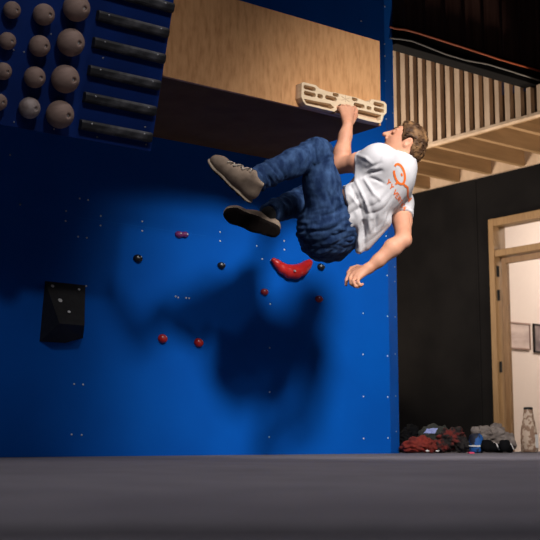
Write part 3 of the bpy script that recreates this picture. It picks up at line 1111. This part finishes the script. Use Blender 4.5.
# right hand: relaxed, hanging below the hem
dR = nrm(wrR - elR)
pk = [g(353.2, 271.2, 5.60), g(353.8, 273.8, 5.565), g(355.6, 276.2, 5.545), g(358.6, 278.0, 5.535)]
for q in pk:
    B.cap(wrR * .85 + q * .15, q, .021, .0135, .014)
finger(B, [pk[0], g(348.6, 274.0, 5.60), g(346.4, 279.5, 5.59), g(346.0, 285.0, 5.575)], .0105, .008)
finger(B, [pk[1], g(350.0, 277.8, 5.545), g(351.0, 283.6, 5.525), g(354.6, 286.4, 5.52)], .0105, .008)
finger(B, [pk[2], g(353.2, 281.0, 5.52), g(355.4, 286.2, 5.505), g(358.8, 286.8, 5.51)], .0105, .008)
finger(B, [pk[3], g(357.8, 282.2, 5.505), g(360.2, 285.2, 5.50), g(362.6, 284.2, 5.51)], .0095, .0075)
finger(B, [wrR * .6 + pk[0] * .4 + UPZ * .004, g(357.6, 266.8, 5.62), g(351.2, 268.2, 5.625), g(347.6, 273.0, 5.615)], .0135, .0085)
V, Fq = B.mesh()
body = blob('body', V, Fq, M['skin'], man, 1)

# eyes / mouth (near side)
es = MB()
es.tube([H(391.9, 134.3, .026) , H(393.4, 134.9, .036), H(395.4, 134.6, .043), H(397.2, 133.4, .048)], .0022, 6)
es.build('eyelashes', M['eye'], man, smooth=True)
eb = MB().tube([H(393.6, 129.9, .022), H(396.4, 129.7, .036), H(399.4, 130.6, .050)], [.003, .0038, .002], 6)
eb.build('eyebrow', M['hair'], man, smooth=True)

# ---- hair
s = SDF(sk - .15, sk + .15, .0042)
s.ell(sk - h_f * .006 + h_u * .004, (h_f, h_u, h_l), (.100, .103, .088), .02)
s.ell(sk - h_f * .02 - h_u * .035, (h_f, h_u, h_l), (.086, .082, .083), .02)
# quiff over the forehead
s.cap(H(403.5, 125.3, -.03), H(403.5, 125.3, .03), .013, .013, .015)
# face side of the hairline
s.cut(H(402.3, 130, 0), nrm(img(-1.0, .17, 0)), .006)
# clear the face, ear and the neck below
s.ell(sk + h_f * .075 - h_u * .045, (h_f, h_u, h_l), (.072, .085, .14), .008, 'sub')
for sgn in (1, -1):
    s.ell(g(408.2, 146.6, HT_) + h_l * .085 * sgn, (nrm(h_u * .93 - h_f * .3), nrm(h_f * .93 + h_u * .3), h_l), (.034, .023, .036), .006, 'sub')
    s.ell(g(403.3, 152.5, HT_) + h_l * .06 * sgn, (h_u, h_f, h_l), (.046, .040, .06), .008, 'sub')
s.cut(H(412, 159.5, 0), nrm(img(-.45, -.9, 0)), .008)
V, Fq = s.mesh()
V = smooth(V, Fq, 1)
q = (V - sk)
loc = np.stack([q @ h_f, q @ h_u, q @ h_l], 1)
st_ = nz(loc * np.array([22, 60, 75]), 3.1) * .0055 + nz(loc * np.array([50, 110, 130]), 8.2) * .003
V = V + vnormals(V, Fq) * st_[:, None]
tf = MB()
for k in range(26):
    u = random.random()
    lat = random.uniform(-.05, .055)
    a = H(402.5 + 12 * u, 126.0 + 1.5 * u + 1.6 * abs(lat) * 40 * .3, lat)
    dvec = img(random.uniform(-.25, .6), 1.0, random.uniform(-.3, .3))
    L = random.uniform(.012, .028) * (1.1 - .5 * u)
    tf.tube([a, a + nrm(dvec) * L * .6, a + nrm(dvec) * L + RT * .004], [.0045, .003, .0008], 5)
Vh = V
Nh = vnormals(V, Fq)
for k in range(150):
    i = random.randrange(len(Vh))
    lv = Vh[i] - sk
    if np.dot(lv, h_u) < -.03 and np.dot(lv, h_f) > -.02:
        continue
    nn_ = Nh[i]
    if np.dot(nn_, h_f) > .75:
        continue
    flow = -h_f * .8 + h_u * .25 + h_l * random.uniform(-.3, .3)
    flow = flow - nn_ * np.dot(flow, nn_)
    L = random.uniform(.014, .026)
    p_0 = Vh[i] - nn_ * .003
    tf.tube([p_0, p_0 + nn_ * .005 + flow * L * .5, p_0 + nn_ * .006 + flow * L], [.0040, .0032, .0008], 5)
tf.add(Vh, Fq.tolist())
tf.build('hair', M['hair'], man, smooth=True)

def hit(bvh, x, y):
    h_ = bvh.ray_cast(Vector(CAM), Vector(nrm(ray(x, y))))
    return None if h_[0] is None else np.array(h_[0])


def creases(V, Fq, lines):
    """folds in the cloth: each line is (points, width, height)"""
    bv = BVHTree.FromPolygons([tuple(v) for v in V], [tuple(f) for f in Fq.tolist()])
    N = vnormals(V, Fq)
    D = np.zeros(len(V))
    for pts, w, amp in lines:
        P = [hit(bv, *p) for p in pts]
        P = [p for p in P if p is not None]
        best = np.full(len(V), 9.0)
        tt_ = np.zeros(len(V))
        for i in range(len(P) - 1):
            ab = P[i + 1] - P[i]
            t = np.clip(((V - P[i]) @ ab) / max(np.dot(ab, ab), 1e-9), 0, 1)
            d_ = np.linalg.norm(V - P[i] - t[:, None] * ab, axis=1)
            m_ = d_ < best
            best[m_] = d_[m_]
            tt_[m_] = ((i + t) / (len(P) - 1))[m_]
        D += amp * np.exp(-(best / w) ** 2) * (1 - .55 * np.abs(tt_ * 2 - 1) ** 2)
    return V + N * D[:, None]


# ---- T-shirt
s = SDF(lo, hi, .0045)
torso(s, .006)
s.cap(shL * .8 + upc * .2, shL * .42 + elL * .58, .068, .062, .05)
s.cap(shL * .9 + elL * .1 - UPZ * .01, che * .6 + wai * .4, .060, .110, .06)
s.cap(shL, che * .4 + upc * .6, .066, .10, .06)
s.cap(shR, shR * .55 + elR * .45, .064, .060, .03)
s.cap(neck0, neck0 * .6 + neck1 * .4, .076, .068, .03)
# loose hem
hem = [g(352, 219, 5.55), g(356, 236, 5.56), g(358, 249, 5.60)]
s.cap(g(372, 215, 5.55), g(359, 250, 5.58), .065, .022, .03)
s.cap(g(380, 220, 5.58), g(366, 246, 5.60), .06, .024, .03)
s.cap(g(372, 200, 5.52), g(349, 204, 5.53), .09, .060, .03)
s.cap(g(366, 190, 5.50), g(350, 199, 5.49), .06, .045, .03)
# openings
cL = shL * .55 + elL * .45
s.cut(cL, nrm(elL - shL + (-UPZ) * .03), .004, cL - .11, cL + .11)
cR = g(406.5, 216.5, 5.68)
s.cut(cR, nrm(elR - shR + RT * .05), .004, cR - R3(.09, .09, .14), cR + R3(.09, .09, .07))
s.cut(g(347, 226, 5.6), nrm(img(-.97, -.12, 0)), .006, g(347, 226, 5.6) - R3(.35, .35, .2), g(347, 226, 5.6) + R3(.35, .35, .25))
s.cut(neck0 * .35 + neck1 * .65, nrm(neck1 - neck0), .004, neck1 - .10, neck1 + .10)
V, Fq = s.mesh()
V = smooth(V, Fq, 2)


def shirt_f(V):
    q = V - che
    x, y, z = q @ a_sp, q @ r_lat, q @ f_ch
    # long pulls running down the flank from the armpit to the hem
    wgt = np.clip((.06 - x) / .20, 0, 1)
    n1 = nz(np.stack([x * 3.2 + y * 2, y * 17 - x * 2.5, z * 17], 1), 1.0)
    n2 = nz(np.stack([x * 7, y * 30, z * 30], 1), 5.0)
    left = np.clip((.08 - y) / .15, .25, 1)
    return (np.abs(n1) * 2.2 - .6) * wgt * left + n2 * .35 * wgt


V = folds(V, Fq, .0085, shirt_f)
V = smooth(V, Fq, 1, .4)
V = creases(V, Fq, [
    ([(363, 177), (370, 172.5), (381, 171)], .010, -.013), ([(366, 169), (374, 166), (381, 163)], .009, -.007),
    ([(385, 143), (383, 151), (380, 160), (377, 168)], .006, -.005), ([(357, 155), (366, 158), (372, 163)], .008, .006),
    ([(370, 178), (377, 180), (384, 184)], .008, -.009), ([(364, 178), (369, 186), (374, 194), (380, 200)], .009, .010),
    ([(356, 181), (361, 192), (367, 205), (371, 218)], .009, .012), ([(351, 186), (356, 196), (361, 210), (364, 224)], .008, -.010),
    ([(349, 194), (354, 200), (360, 207)], .008, .006),
    ([(356, 212), (358, 228), (360, 251)], .010, .013), ([(363, 222), (364.5, 236), (365, 250)], .009, -.013),
    ([(368, 214), (370, 232), (371, 250)], .010, .011), ([(377, 216), (375.5, 230), (374, 246)], .008, -.009),
    ([(386, 214), (382, 226), (377, 244)], .008, .007), ([(353, 222), (354, 236), (355, 250)], .008, -.005)])
V = smooth(V, Fq, 1, .3)
shirt = mk('t_shirt', V, Fq, M['shirt'], man, smooth=True)
bvh = BVHTree.FromPolygons([tuple(v) for v in V], [tuple(f) for f in Fq.tolist()])

# print on the back of the shirt
def drape(pts_px, lift=.0018):
    out = []
    for x, y in pts_px:
        dd = nrm(ray(x, y))
        h_ = bvh.ray_cast(Vector(CAM), Vector(dd))
        if h_[0] is None:
            out.append(None)
        else:
            out.append(np.array(h_[0]) + np.array(h_[1]) * lift)
    return out


def stroke(mb, path, w):
    dense = []
    for i in range(len(path) - 1):
        n = max(2, int(math.hypot(path[i + 1][0] - path[i][0], path[i + 1][1] - path[i][1]) / .6))
        for k in range(n):
            dense.append((path[i][0] + (path[i + 1][0] - path[i][0]) * k / n, path[i][1] + (path[i + 1][1] - path[i][1]) * k / n))
    dense.append(path[-1])
    Lp, Rp = [], []
    for i in range(len(dense)):
        a = dense[max(i - 1, 0)]
        b = dense[min(i + 1, len(dense) - 1)]
        dx, dy = b[0] - a[0], b[1] - a[1]
        l = math.hypot(dx, dy) or 1
        ww = w if not callable(w) else w(i / max(1, len(dense) - 1))
        Lp.append((dense[i][0] - dy / l * ww / 2, dense[i][1] + dx / l * ww / 2))
        Rp.append((dense[i][0] + dy / l * ww / 2, dense[i][1] - dx / l * ww / 2))
    A, Bq = drape(Lp), drape(Rp)
    for i in range(len(dense) - 1):
        q = [A[i], Bq[i], Bq[i + 1], A[i + 1]]
        if all(v is not None for v in q) and np.linalg.norm(q[0] - q[2]) < .04:
            mb.add(q, [(0, 1, 2, 3)])


lgm = MB()
cx, cy = 399.3, 174.0
ring = []
for k in range(41):
    t = math.radians(-122 + 330 * k / 40)
    ex, ey = 5.0 * math.cos(t), 10.2 * math.sin(t)
    c_, s_ = math.cos(math.radians(-14)), math.sin(math.radians(-14))
    ring.append((cx + ex * c_ - ey * s_, cy + ex * s_ + ey * c_))
stroke(lgm, ring, 2.2)
stroke(lgm, [(401.3, 173.2), (401.5, 175.0), (402.2, 176)], 1.8)
stroke(lgm, [(395.6, 184.4), (396.4, 182.6), (400.6, 183.8), (404.2, 184.4), (405.4, 186.3), (407.4, 187.2)], 1.7)
stroke(lgm, [(405.2, 185), (407.6, 187.4), (407.8, 192), (407.6, 196.5), (409.0, 199.2), (411.0, 199.6)], 1.5)
stroke(lgm, [(408.2, 201.4), (409.6, 199.6), (411.2, 197.8)], 1.4)
lgm.build('printed_logo', M['print'], shirt)
# lettering
GL = {'Y': [[(0, 1), (.5, .5), (1, 1)], [(.5, .5), (.5, 0)]], 'V': [[(0, 1), (.5, 0), (1, 1)]], 'E': [[(1, 1), (0, 1), (0, 0), (1, 0)], [(0, .52), (.8, .52)]],
      'R': [[(0, 0), (0, 1), (.8, 1), (1, .8), (.8, .52), (0, .52)], [(.5, .52), (1, 0)]], 'T': [[(0, 1), (1, 1)], [(.5, 1), (.5, 0)]], 'I': [[(.5, 1), (.5, 0)]],
      'C': [[(1, .85), (.7, 1), (.2, 1), (0, .75), (0, .25), (.2, 0), (.7, 0), (1, .15)]], 'A': [[(0, 0), (.5, 1), (1, 0)], [(.2, .38), (.8, .38)]],
      'L': [[(0, 1), (0, 0), (1, 0)]]}
pos = [(0, 'Y'), (5.4, 'Y'), (12.3, 'V'), (16.6, 'E'), (20.0, 'R'), (23.3, 'T'), (26.2, 'I'), (28.2, 'C'), (30.6, 'A'), (32.6, 'L')]
bdir = (.545, .838)
udir = (.60, -.80)
for s0, chh in pos:
    wl = 3.6 if s0 < 14 else max(1.3, 2.6 - (s0 - 16) * .08)
    hl = 4.6 - max(0, s0 - 12) * .07
    bx0, by0 = 386.2 + bdir[0] * s0, 182.6 + bdir[1] * s0
    tx = MB()
    for path in GL[chh]:
        stroke(tx, [(bx0 + bdir[0] * u * wl + udir[0] * v * hl, by0 + bdir[1] * u * wl + udir[1] * v * hl) for u, v in path], 1.05 if s0 < 14 else .72)
    if tx.V:
        tx.build('printed_letter', M['print'], shirt)

# ---- jeans
s = SDF(lo, hi, .0045)
s.cap(pel, wai, .152, .144, .05, (f_ch, .80))
wcut = pel * .05 + wai * .95
s.cut(wcut, nrm(wai - pel), .006, wcut - .24, wcut + .24)
legs(s, .006)
s.cap(knL * .35 + anL * .65, anL, .060, .056, .02)
s.cap(knR * .35 + anR * .65, anR, .060, .056, .02)
s.cap(knL + RT * .004, knL * .9 + hipL * .1, .064, .070, .02)
eL = nrm(anL - knL)
eR = nrm(anR - knR)
cLh, cRh = anL + eL * .006, anR + eR * .012
s.cut(cLh, eL, .004, cLh - .12, cLh + .12)
s.cut(cRh, eR, .004, cRh - .12, cRh + .12)
V, Fq = s.mesh()
V = smooth(V, Fq, 2)


def seg_coord(V, a, b):
    ab = b - a
    t = ((V - a) @ ab) / np.dot(ab, ab)
    dist = np.linalg.norm(V - a - np.clip(t, 0, 1)[:, None] * ab, axis=1)
    return t, dist


def jean_f(V):
    segs = [(hipL, knL), (hipR, knR), (knL, anL), (knR, anR)]
    ds = np.stack([seg_coord(V, a, b)[1] for a, b in segs])
    ts = np.stack([seg_coord(V, a, b)[0] for a, b in segs])
    w = np.argmin(ds, 0)
    t = np.take_along_axis(ts, w[None], 0)[0]
    n1 = nz(np.stack([t * 10 + w * 3 + V[:, 2] * 7, V[:, 0] * 11 + V[:, 2] * 9 - t * 4, V[:, 1] * 12 + t * 3], 1), 2.0)
    near = np.where(w < 2, np.clip(np.abs(t - .5) * 2.2 - .3, .15, 1), np.clip(.35 + np.abs(t - .42) * 1.6, .2, 1.1))
    fine = nz(V * 38, 4.0) * .25
    return np.abs(n1) * 1.9 * near - .35 * near + fine


V = folds(V, Fq, .0095, jean_f)
V = smooth(V, Fq, 1, .4)
V = creases(V, Fq, [
    ([(311, 146), (312, 152), (309, 160)], .008, -.008), ([(317, 146), (318, 154), (315, 163)], .008, .008), ([(305, 150), (306, 157), (304, 163)], .007, .006),
    ([(322, 152), (322, 160), (318, 168)], .007, -.006), ([(296, 157), (299, 163), (300, 170)], .007, -.006),
    ([(262, 169), (266, 174), (272, 182)], .007, -.009), ([(257, 170), (260, 176), (265, 184)], .007, .009), ([(251, 173), (255, 179), (259, 188)], .006, -.007),
    ([(268, 166), (273, 173), (279, 180)], .007, .007), ([(277, 165), (281, 171), (285, 178)], .007, -.006),
    ([(345, 205), (335, 213), (322, 216)], .010, -.009), ([(347, 215), (336, 222), (324, 226)], .010, .008), ([(349, 228), (340, 234), (330, 236)], .009, -.008),
    ([(334, 188), (338, 198), (343, 206)], .010, .008), ([(326, 190), (331, 202), (337, 212)], .009, -.007)])
V = smooth(V, Fq, 1, .3)
jeans = mk('jeans', V, Fq, M['jeans'], man, smooth=True)

# ---- socks
MB().tube([cLh - eL * .03, cLh + eL * .012, cLh + eL * .03], [.042, .034, .020], 14).build('sock', M['sock'], man, smooth=True)
MB().tube([cRh - eR * .03, cRh + eR * .012, cRh + eR * .03], [.043, .040, .030], 14).build('sock', M['sock'], man, smooth=True)


# ---- shoes (local frame: x to the toe, y sideways, z up from the sole)
def shoe(heel, toe_dir, up_dir, ankle, L):
    x = nrm(toe_dir)
    z = nrm(np.asarray(up_dir) - x * np.dot(up_dir, x))
    y = np.cross(z, x)
    P = lambda a, b, c: heel + x * (a * L) + y * (b * L) + z * (c * L)
    lo_, hi_ = heel - .42, heel + .42
    pts = np.array([P(-.1, 0, 0), P(1.1, 0, 0), P(0, .3, .5), P(0, -.3, .5), P(1, .2, .3), P(.3, 0, .6), ankle])
    lo_, hi_ = pts.min(0) - .06, pts.max(0) + .06
    s = SDF(lo_, hi_, .0042)
    s.cap(P(.13, 0, .17), P(.45, 0, .16), .12 * L, .145 * L, .03)
    s.cap(P(.45, 0, .16), P(.80, .01, .125), .145 * L, .125 * L, .03)
    s.cap(P(.80, .01, .125), P(.90, .015, .11), .125 * L, .095 * L, .03)
    s.cap(P(.14, 0, .17), P(.18, 0, .36), .130 * L, .150 * L, .03, (y, .9))
    s.cap(P(.22, 0, .36), P(.52, 0, .22), .125 * L, .105 * L, .03)
    s.cut(P(0, 0, .055), -z, .004)
    s.cut(P(.14, 0, .43), nrm(z * 1 - x * .25), .004)
    V, Fq = s.mesh()
    up = blob('shoe', V, Fq, M['shoe'], man, 2)
    s = SDF(lo_, hi_, .0042)
    fz = (z, .32)
    s.cap(P(.12, 0, .03), P(.45, 0, .03), .135 * L, .150 * L, .02, fz)
    s.cap(P(.45, 0, .03), P(.82, .01, .035), .150 * L, .150 * L, .02, fz)
    s.cap(P(.82, .01, .035), P(.90, .015, .045), .150 * L, .112 * L, .02, fz)
    s.cut(P(0, 0, -.005), -z, .003)
    s.cut(P(0, 0, .07), z, .003)
    V, Fq = s.mesh()
    V = smooth(V, Fq, 2)
    hz = (V[Fq].mean(1) - heel) @ z
    mi = (hz < .03 * L).astype(int)
    mk('sole', V, Fq, [M['sole'], M['tread']], up, smooth=True, mi=mi)
    bvs = BVHTree.FromPolygons([tuple(LOC[man.name] + np.array(v.co)) for v in up.data.vertices], [tuple(p.vertices) for p in up.data.polygons])

    def sk_(a_, b_, off):
        h_ = bvs.ray_cast(Vector(P(a_, b_, 1.2)), Vector(-z))
        return P(a_, b_, .3) if h_[0] is None else np.array(h_[0]) + np.array(h_[1]) * off * L
    lc = MB()
    ld = MB()
    for k in range(6):
        f = .36 + .068 * k
        sg = 1 if k % 2 else -1
        lc.tube([sk_(f + .03 * abs(q) * sg * (1 if q > 0 else -1), q * .082, .012) for q in (-1, -.5, 0, .5, 1)], .0125 * L, 6)
    for k in range(8):
        f = .34 + .055 * k
        ld.tube([sk_(f, q * .06, -.004) for q in (-1, -.5, 0, .5, 1)], .017 * L, 6)
    for k in range(0):
        f = .42 + .085 * k
        hgt = .345 - .038 * k
        (lc if k % 2 == 0 else lc).tube([P(f, -.085, hgt - .07), P(f + .02, -.04, hgt - .008), P(f + .035, 0, hgt + .006), P(f + .02, .04, hgt - .008), P(f, .085, hgt - .07)], .010 * L, 6)
        ld.tube([P(f + .04, -.075, hgt - .085), P(f + .05, 0, hgt - .012), P(f + .04, .075, hgt - .085)], .014 * L, 6)
    lc.build('laces', M['lace'], up, smooth=True)
    ld.build('tongue', M['lacedark'], up, smooth=True)
    tr = MB()
    for k in range(7):
        a = .12 + k * .125
        tr.obox(P(a, .005, -.006), (x, y, z), (.035 * L, .11 * L if 0 < k < 6 else .08 * L, .006 * L))
    tr.build('tread_bars', M['tread'], up)


shoe(g(250.2, 203.2, 5.27), img(-.71, .70, -.06), img(.60, .62, -.50), anL, .286)
shoe(g(279.3, 233.5, 5.62), img(-.91, .30, -.18), img(.10, .55, .83), anR, .300)

# ================================================================== CLOTHES ON THE MAT
def heap(name, parts, m, label, cat, amp=.014, fr=22, seed=1, h=.006, parent=None, it=1):
    """parts: list of (px, py, t, rx px, ry px, depth m)"""
    cs = []
    for px, py, t, rx, ry, dp in parts:
        cs.append((g(px, py, t), rx / F * t, ry / F * t, dp))
    P = np.array([c[0] for c in cs])
    mr = max(max(c[1], c[2], c[3]) for c in cs) + .05
    s = SDF(P.min(0) - mr, P.max(0) + mr, h)
    for c, rx, ry, dp in cs:
        s.ell(c, (RT, UPZ, FW), (rx, ry, dp), .02)
    s.cut(R3(0, 0, .002), R3(0, 0, -1), .004)
    V, Fq = s.mesh()
    V = smooth(V, Fq, 1)
    n1 = np.abs(nz(V * np.array([fr, fr, fr * 1.6]), seed)) * 2 - .5 + .4 * nz(V * fr * 2.3, seed + 3)
    V = V + vnormals(V, Fq) * (amp * n1)[:, None]
    V[:, 2] = np.maximum(V[:, 2], .0015)
    V = smooth(V, Fq, it, .4)
    o = mk(name, V, Fq, m, parent, smooth=True)
    if parent is None:
        tag(o, label, cat)
    return o


heap('jacket', [(406, 441, 7.74, 7, 13, .07), (412, 436, 7.78, 8, 12, .06), (414, 443, 7.8, 8, 10, .06)], M['clothblack'],
     'crumpled black jacket at the back of the heap, against the blue wall edge', 'jacket', seed=2)
oj = heap('jacket', [(426, 436, 7.72, 8, 9, .055), (432, 434, 7.74, 10, 9.5, .06), (442, 436, 7.76, 9, 10, .06), (434, 443, 7.76, 14, 9, .06)], M['clotholive'],
          'dark olive jacket with a pale lavender patch, on top of the red cloth', 'jacket', seed=5)
heap('jacket', [(407, 447, 7.50, 7, 6, .06), (415, 445, 7.48, 9, 8, .07), (424, 444, 7.48, 8, 8, .07), (431, 446.5, 7.5, 6, 6, .06)], M['clothred'],
     'bright red crumpled jacket at the left front of the heap', 'jacket', seed=9, amp=.016)
heap('jacket', [(447, 440, 7.60, 8, 11, .07), (456, 438, 7.62, 8, 11, .07), (463, 445, 7.58, 7, 8, .07), (440, 447, 7.54, 9, 6, .06)], M['clothmaroon'],
     'red and black jacket in the middle of the heap, right of the olive jacket', 'jacket', seed=12, amp=.02)
# patch on the olive jacket
me = oj.data
bv = BVHTree.FromPolygons([tuple(oj.location + v.co) for v in me.vertices], [tuple(p.vertices) for p in me.polygons])


def decal(bv, quad, m, name, parent, n=8):
    mb = MB()
    grid = []
    for i in range(n + 1):
        row = []
        for j in range(n + 1):
            u, v = i / n, j / n
            x = (quad[0][0] * (1 - u) + quad[1][0] * u) * (1 - v) + (quad[3][0] * (1 - u) + quad[2][0] * u) * v
            y = (quad[0][1] * (1 - u) + quad[1][1] * u) * (1 - v) + (quad[3][1] * (1 - u) + quad[2][1] * u) * v
            h_ = bv.ray_cast(Vector(CAM), Vector(nrm(ray(x, y))))
            row.append(None if h_[0] is None else np.array(h_[0]) + np.array(h_[1]) * .003)
        grid.append(row)
    for i in range(n):
        for j in range(n):
            q = [grid[i][j], grid[i + 1][j], grid[i + 1][j + 1], grid[i][j + 1]]
            if all(v is not None for v in q) and np.linalg.norm(q[0] - q[2]) < .06:
                mb.add(q, [(0, 1, 2, 3)])
    if mb.V:
        mb.build(name, m, parent)


decal(bv, [(427, 429), (438, 428), (435, 433.5), (423.5, 433.5)], M['patch'], 'patch', oj)

bag = thing('drawstring_bag', g(476, 452, 7.55) * R3(1, 1, 0), 'small blue and black drawstring bag between the red jacket and grey fleece', 'bag')
c = g(476, 442, 7.55)
MB().lathe(R3(c[0], c[1], .002), (0, 0, 1), [(0, .040), (.01, .047), (.05, .050), (.095, .048), (.115, .040), (.13, .022)], 18).build('bag_body', M['clothblue'], bag, smooth=True)
MB().tube([R3(c[0], c[1], .045) + (RT * math.cos(k * math.pi / 10) + FW * math.sin(k * math.pi / 10)) * .0505 for k in range(21)], .006, 6).build('white_band', M['white'], bag, smooth=True)
MB().lathe(R3(c[0], c[1], .118), (0, 0, 1), [(0, .020), (.012, .030), (.035, .034), (.055, .022)], 12).build('gathered_top', M['clothgrey'], bag, smooth=True)

heap('fleece', [(484, 436, 7.74, 8, 11, .06), (496, 434, 7.78, 9, 10, .07), (506, 441, 7.76, 9, 9, .06), (512, 445, 7.72, 5, 6, .05), (492, 443, 7.8, 12, 10, .06)], M['clothgrey'],
     'light grey fleece slumped at the right end of the heap', 'fleece', seed=17, amp=.016)


def rock_shoe(px, t, ang, label):
    p = g(px, 451, t) * R3(1, 1, 0)
    o = thing('climbing_shoe', p, label, 'shoe', 'black climbing shoes by the grey fleece')
    x = RT * math.cos(ang) + FW * math.sin(ang)
    y = np.cross(UPZ, x)
    s = SDF(p - R3(.2, .2, .02), p + R3(.2, .2, .14), .005)
    s.cap(p - x * .05 + UPZ * .045, p + x * .07 + UPZ * .028, .036, .028, .02)
    s.cap(p - x * .055 + UPZ * .045, p - x * .05 + UPZ * .072, .032, .030, .02)
    s.cap(p - x * .05 + UPZ * .095, p - x * .045 + UPZ * .07, .022, .016, .01, None, 'sub')
    s.cut(R3(0, 0, .002), R3(0, 0, -1))
    V, Fq = s.mesh()
    blob('shoe_body', V, Fq, M['clothblack'], o, 2)
    MB().tube([p + x * .02 + y * .04 + UPZ * .02, p + x * .015 + y * .025 + UPZ * .055, p + x * .01 + UPZ * .068, p + x * .012 - y * .025 + UPZ * .056, p + x * .02 - y * .041 + UPZ * .02], .005, 6).build('white_strap', M['white'], o, smooth=True)


rock_shoe(493, 7.52, .5, 'black climbing shoe with white strap, next to the blue bag')
rock_shoe(507, 7.50, 1.1, 'black climbing shoe with white strap, at the right end of the heap')

# scrap of tape
p = g(471, 453.3, 7.15) * R3(1, 1, 0)
tp = MB().obox(p + UPZ * .006, (RT, FW, UPZ), (.016, .03, .005)).build('tape_scrap', M['pink'], bevel=.002)
tag(tp, 'tiny pink scrap of tape lying on the mat in front of the heap', 'tape')
for x, lb in ((427.5, 'tiny white crumpled tag on the mat in front of the bright red jacket'), (437.5, 'tiny white crumpled tag on the mat in front of the red and black jacket')):
    p = g(x, 452, 7.36) * R3(1, 1, 0)
    q = heap('paper_tag', [(x, 451, 7.36, 2.2, 1.1, .010)], M['white'], lb, 'tag', amp=.003, fr=60, seed=3, h=.003)

# bottle
p = g(529.5, 452, 7.9) * R3(1, 1, 0) + UPZ * .002
bo = thing('bottle', p, 'tall bottle in a brown camouflage cover with black cap, standing by the door', 'bottle')
k = 7.9 / F
zb = lambda py: max(0, g(529, py, 7.9)[2] - .002)
MB().lathe(p, (0, 0, 1), [(0, 7.0 * k), (.006, 8.2 * k), (zb(435), 8.2 * k), (zb(428), 7.4 * k), (zb(420), 5.8 * k), (zb(412), 4.6 * k), (zb(409.5), 4.4 * k)], 24).build('bottle_body', M['camo'], bo, smooth=True)
MB().lathe(p + UPZ * zb(409.5), (0, 0, 1), [(0, 4.5 * k), (.012, 4.5 * k), (.016, 3.8 * k)], 20).build('cap', M['cap'], bo)
MB().obox(p + RT * 6.2 * k - FW * 5.6 * k + UPZ * zb(441), (nrm(FW * .65 + RT * .75), nrm(RT * .65 - FW * .75) * -1, UPZ), (.014, .002, .045)).build('label', M['white'], bo)

# ================================================================== LIGHT
def spot(name, loc, target, power, size, blend, rad, col):
    l = bpy.data.lights.new(name, 'SPOT')
    l.energy = power
    l.spot_size = math.radians(size)
    l.spot_blend = blend
    l.shadow_soft_size = rad
    l.color = col
    o = bpy.data.objects.new(name, l)
    C.objects.link(o)
    o.location = tuple(loc)
    dv = Vector(tuple(np.asarray(target) - np.asarray(loc)))
    o.rotation_euler = dv.to_track_quat('-Z', 'Y').to_euler()
    return o


KEY = W(1.52, 2.95, 2.85)
spot('key_lamp', KEY, onY(398, 420, YW), 840, 57, 1.0, .26, (1.0, .95, .90))


def area(name, loc, target, power, sx, sy, col):
    l = bpy.data.lights.new(name, 'AREA')
    l.shape = 'RECTANGLE'
    l.size, l.size_y = sx, sy
    l.energy = power
    l.color = col
    o = bpy.data.objects.new(name, l)
    C.objects.link(o)
    o.location = tuple(loc)
    dv = Vector(tuple(np.asarray(target) - np.asarray(loc)))
    o.rotation_euler = dv.to_track_quat('-Z', 'Y').to_euler()
    return o


spot('mat_fill', W(-.3, 1.3, 4.1), W(-.3, 1.3, 0), 150, 52, 1.0, .2, (1.0, .95, .95))  # unseen downlight added to brighten the near mat
spot('mat_fill', W(.3, 4.0, 4.1), W(.3, 4.0, 0), 260, 74, 1.0, .2, (1.0, .95, .95))  # second added downlight, brightens the mat towards the wall
area('far_joist_fill', (7.2, 8.7, .6), (7.4, 8.0, 2.6), 16, .4, .4, (1.0, .78, .56))  # added out of sight to lift the dark far joists
spot('campus_fill', W(.55, 1.6, 3.7), onplane(100, 60, cb_b, cn), 125, 40, 1.0, .12, (1.0, .94, .90))  # unseen spot added to brighten the campus board and left plywood
area('near_joist_fill', (7.35, 4.9, .9), (7.4, 6.3, 2.7), 36, .4, .4, (1.0, .84, .68))  # added out of view, throws extra light up at the joists
area('corridor_lamp', (5.55, 7.6, 1.5), (7.0, 6.2, 2.9), 80, .5, .5, (1.0, .86, .72))
area('office_lamp', (9.7, 5.9, 2.7), (9.7, 6.2, 0), 88, 1.2, .8, (1.0, .90, .82))
area('front_fill', W(-.5, 1.2, 4.1), W(0, 5, 0), 18, 2.5, 2.5, (.75, .82, 1.0))  # soft ambient fill added from the front left, no real fixture

wd = bpy.data.worlds.new('world')
bpy.context.scene.world = wd
wd.use_nodes = True
wd.node_tree.nodes['Background'].inputs[0].default_value = (.35, .42, .6, 1)
wd.node_tree.nodes['Background'].inputs[1].default_value = .006
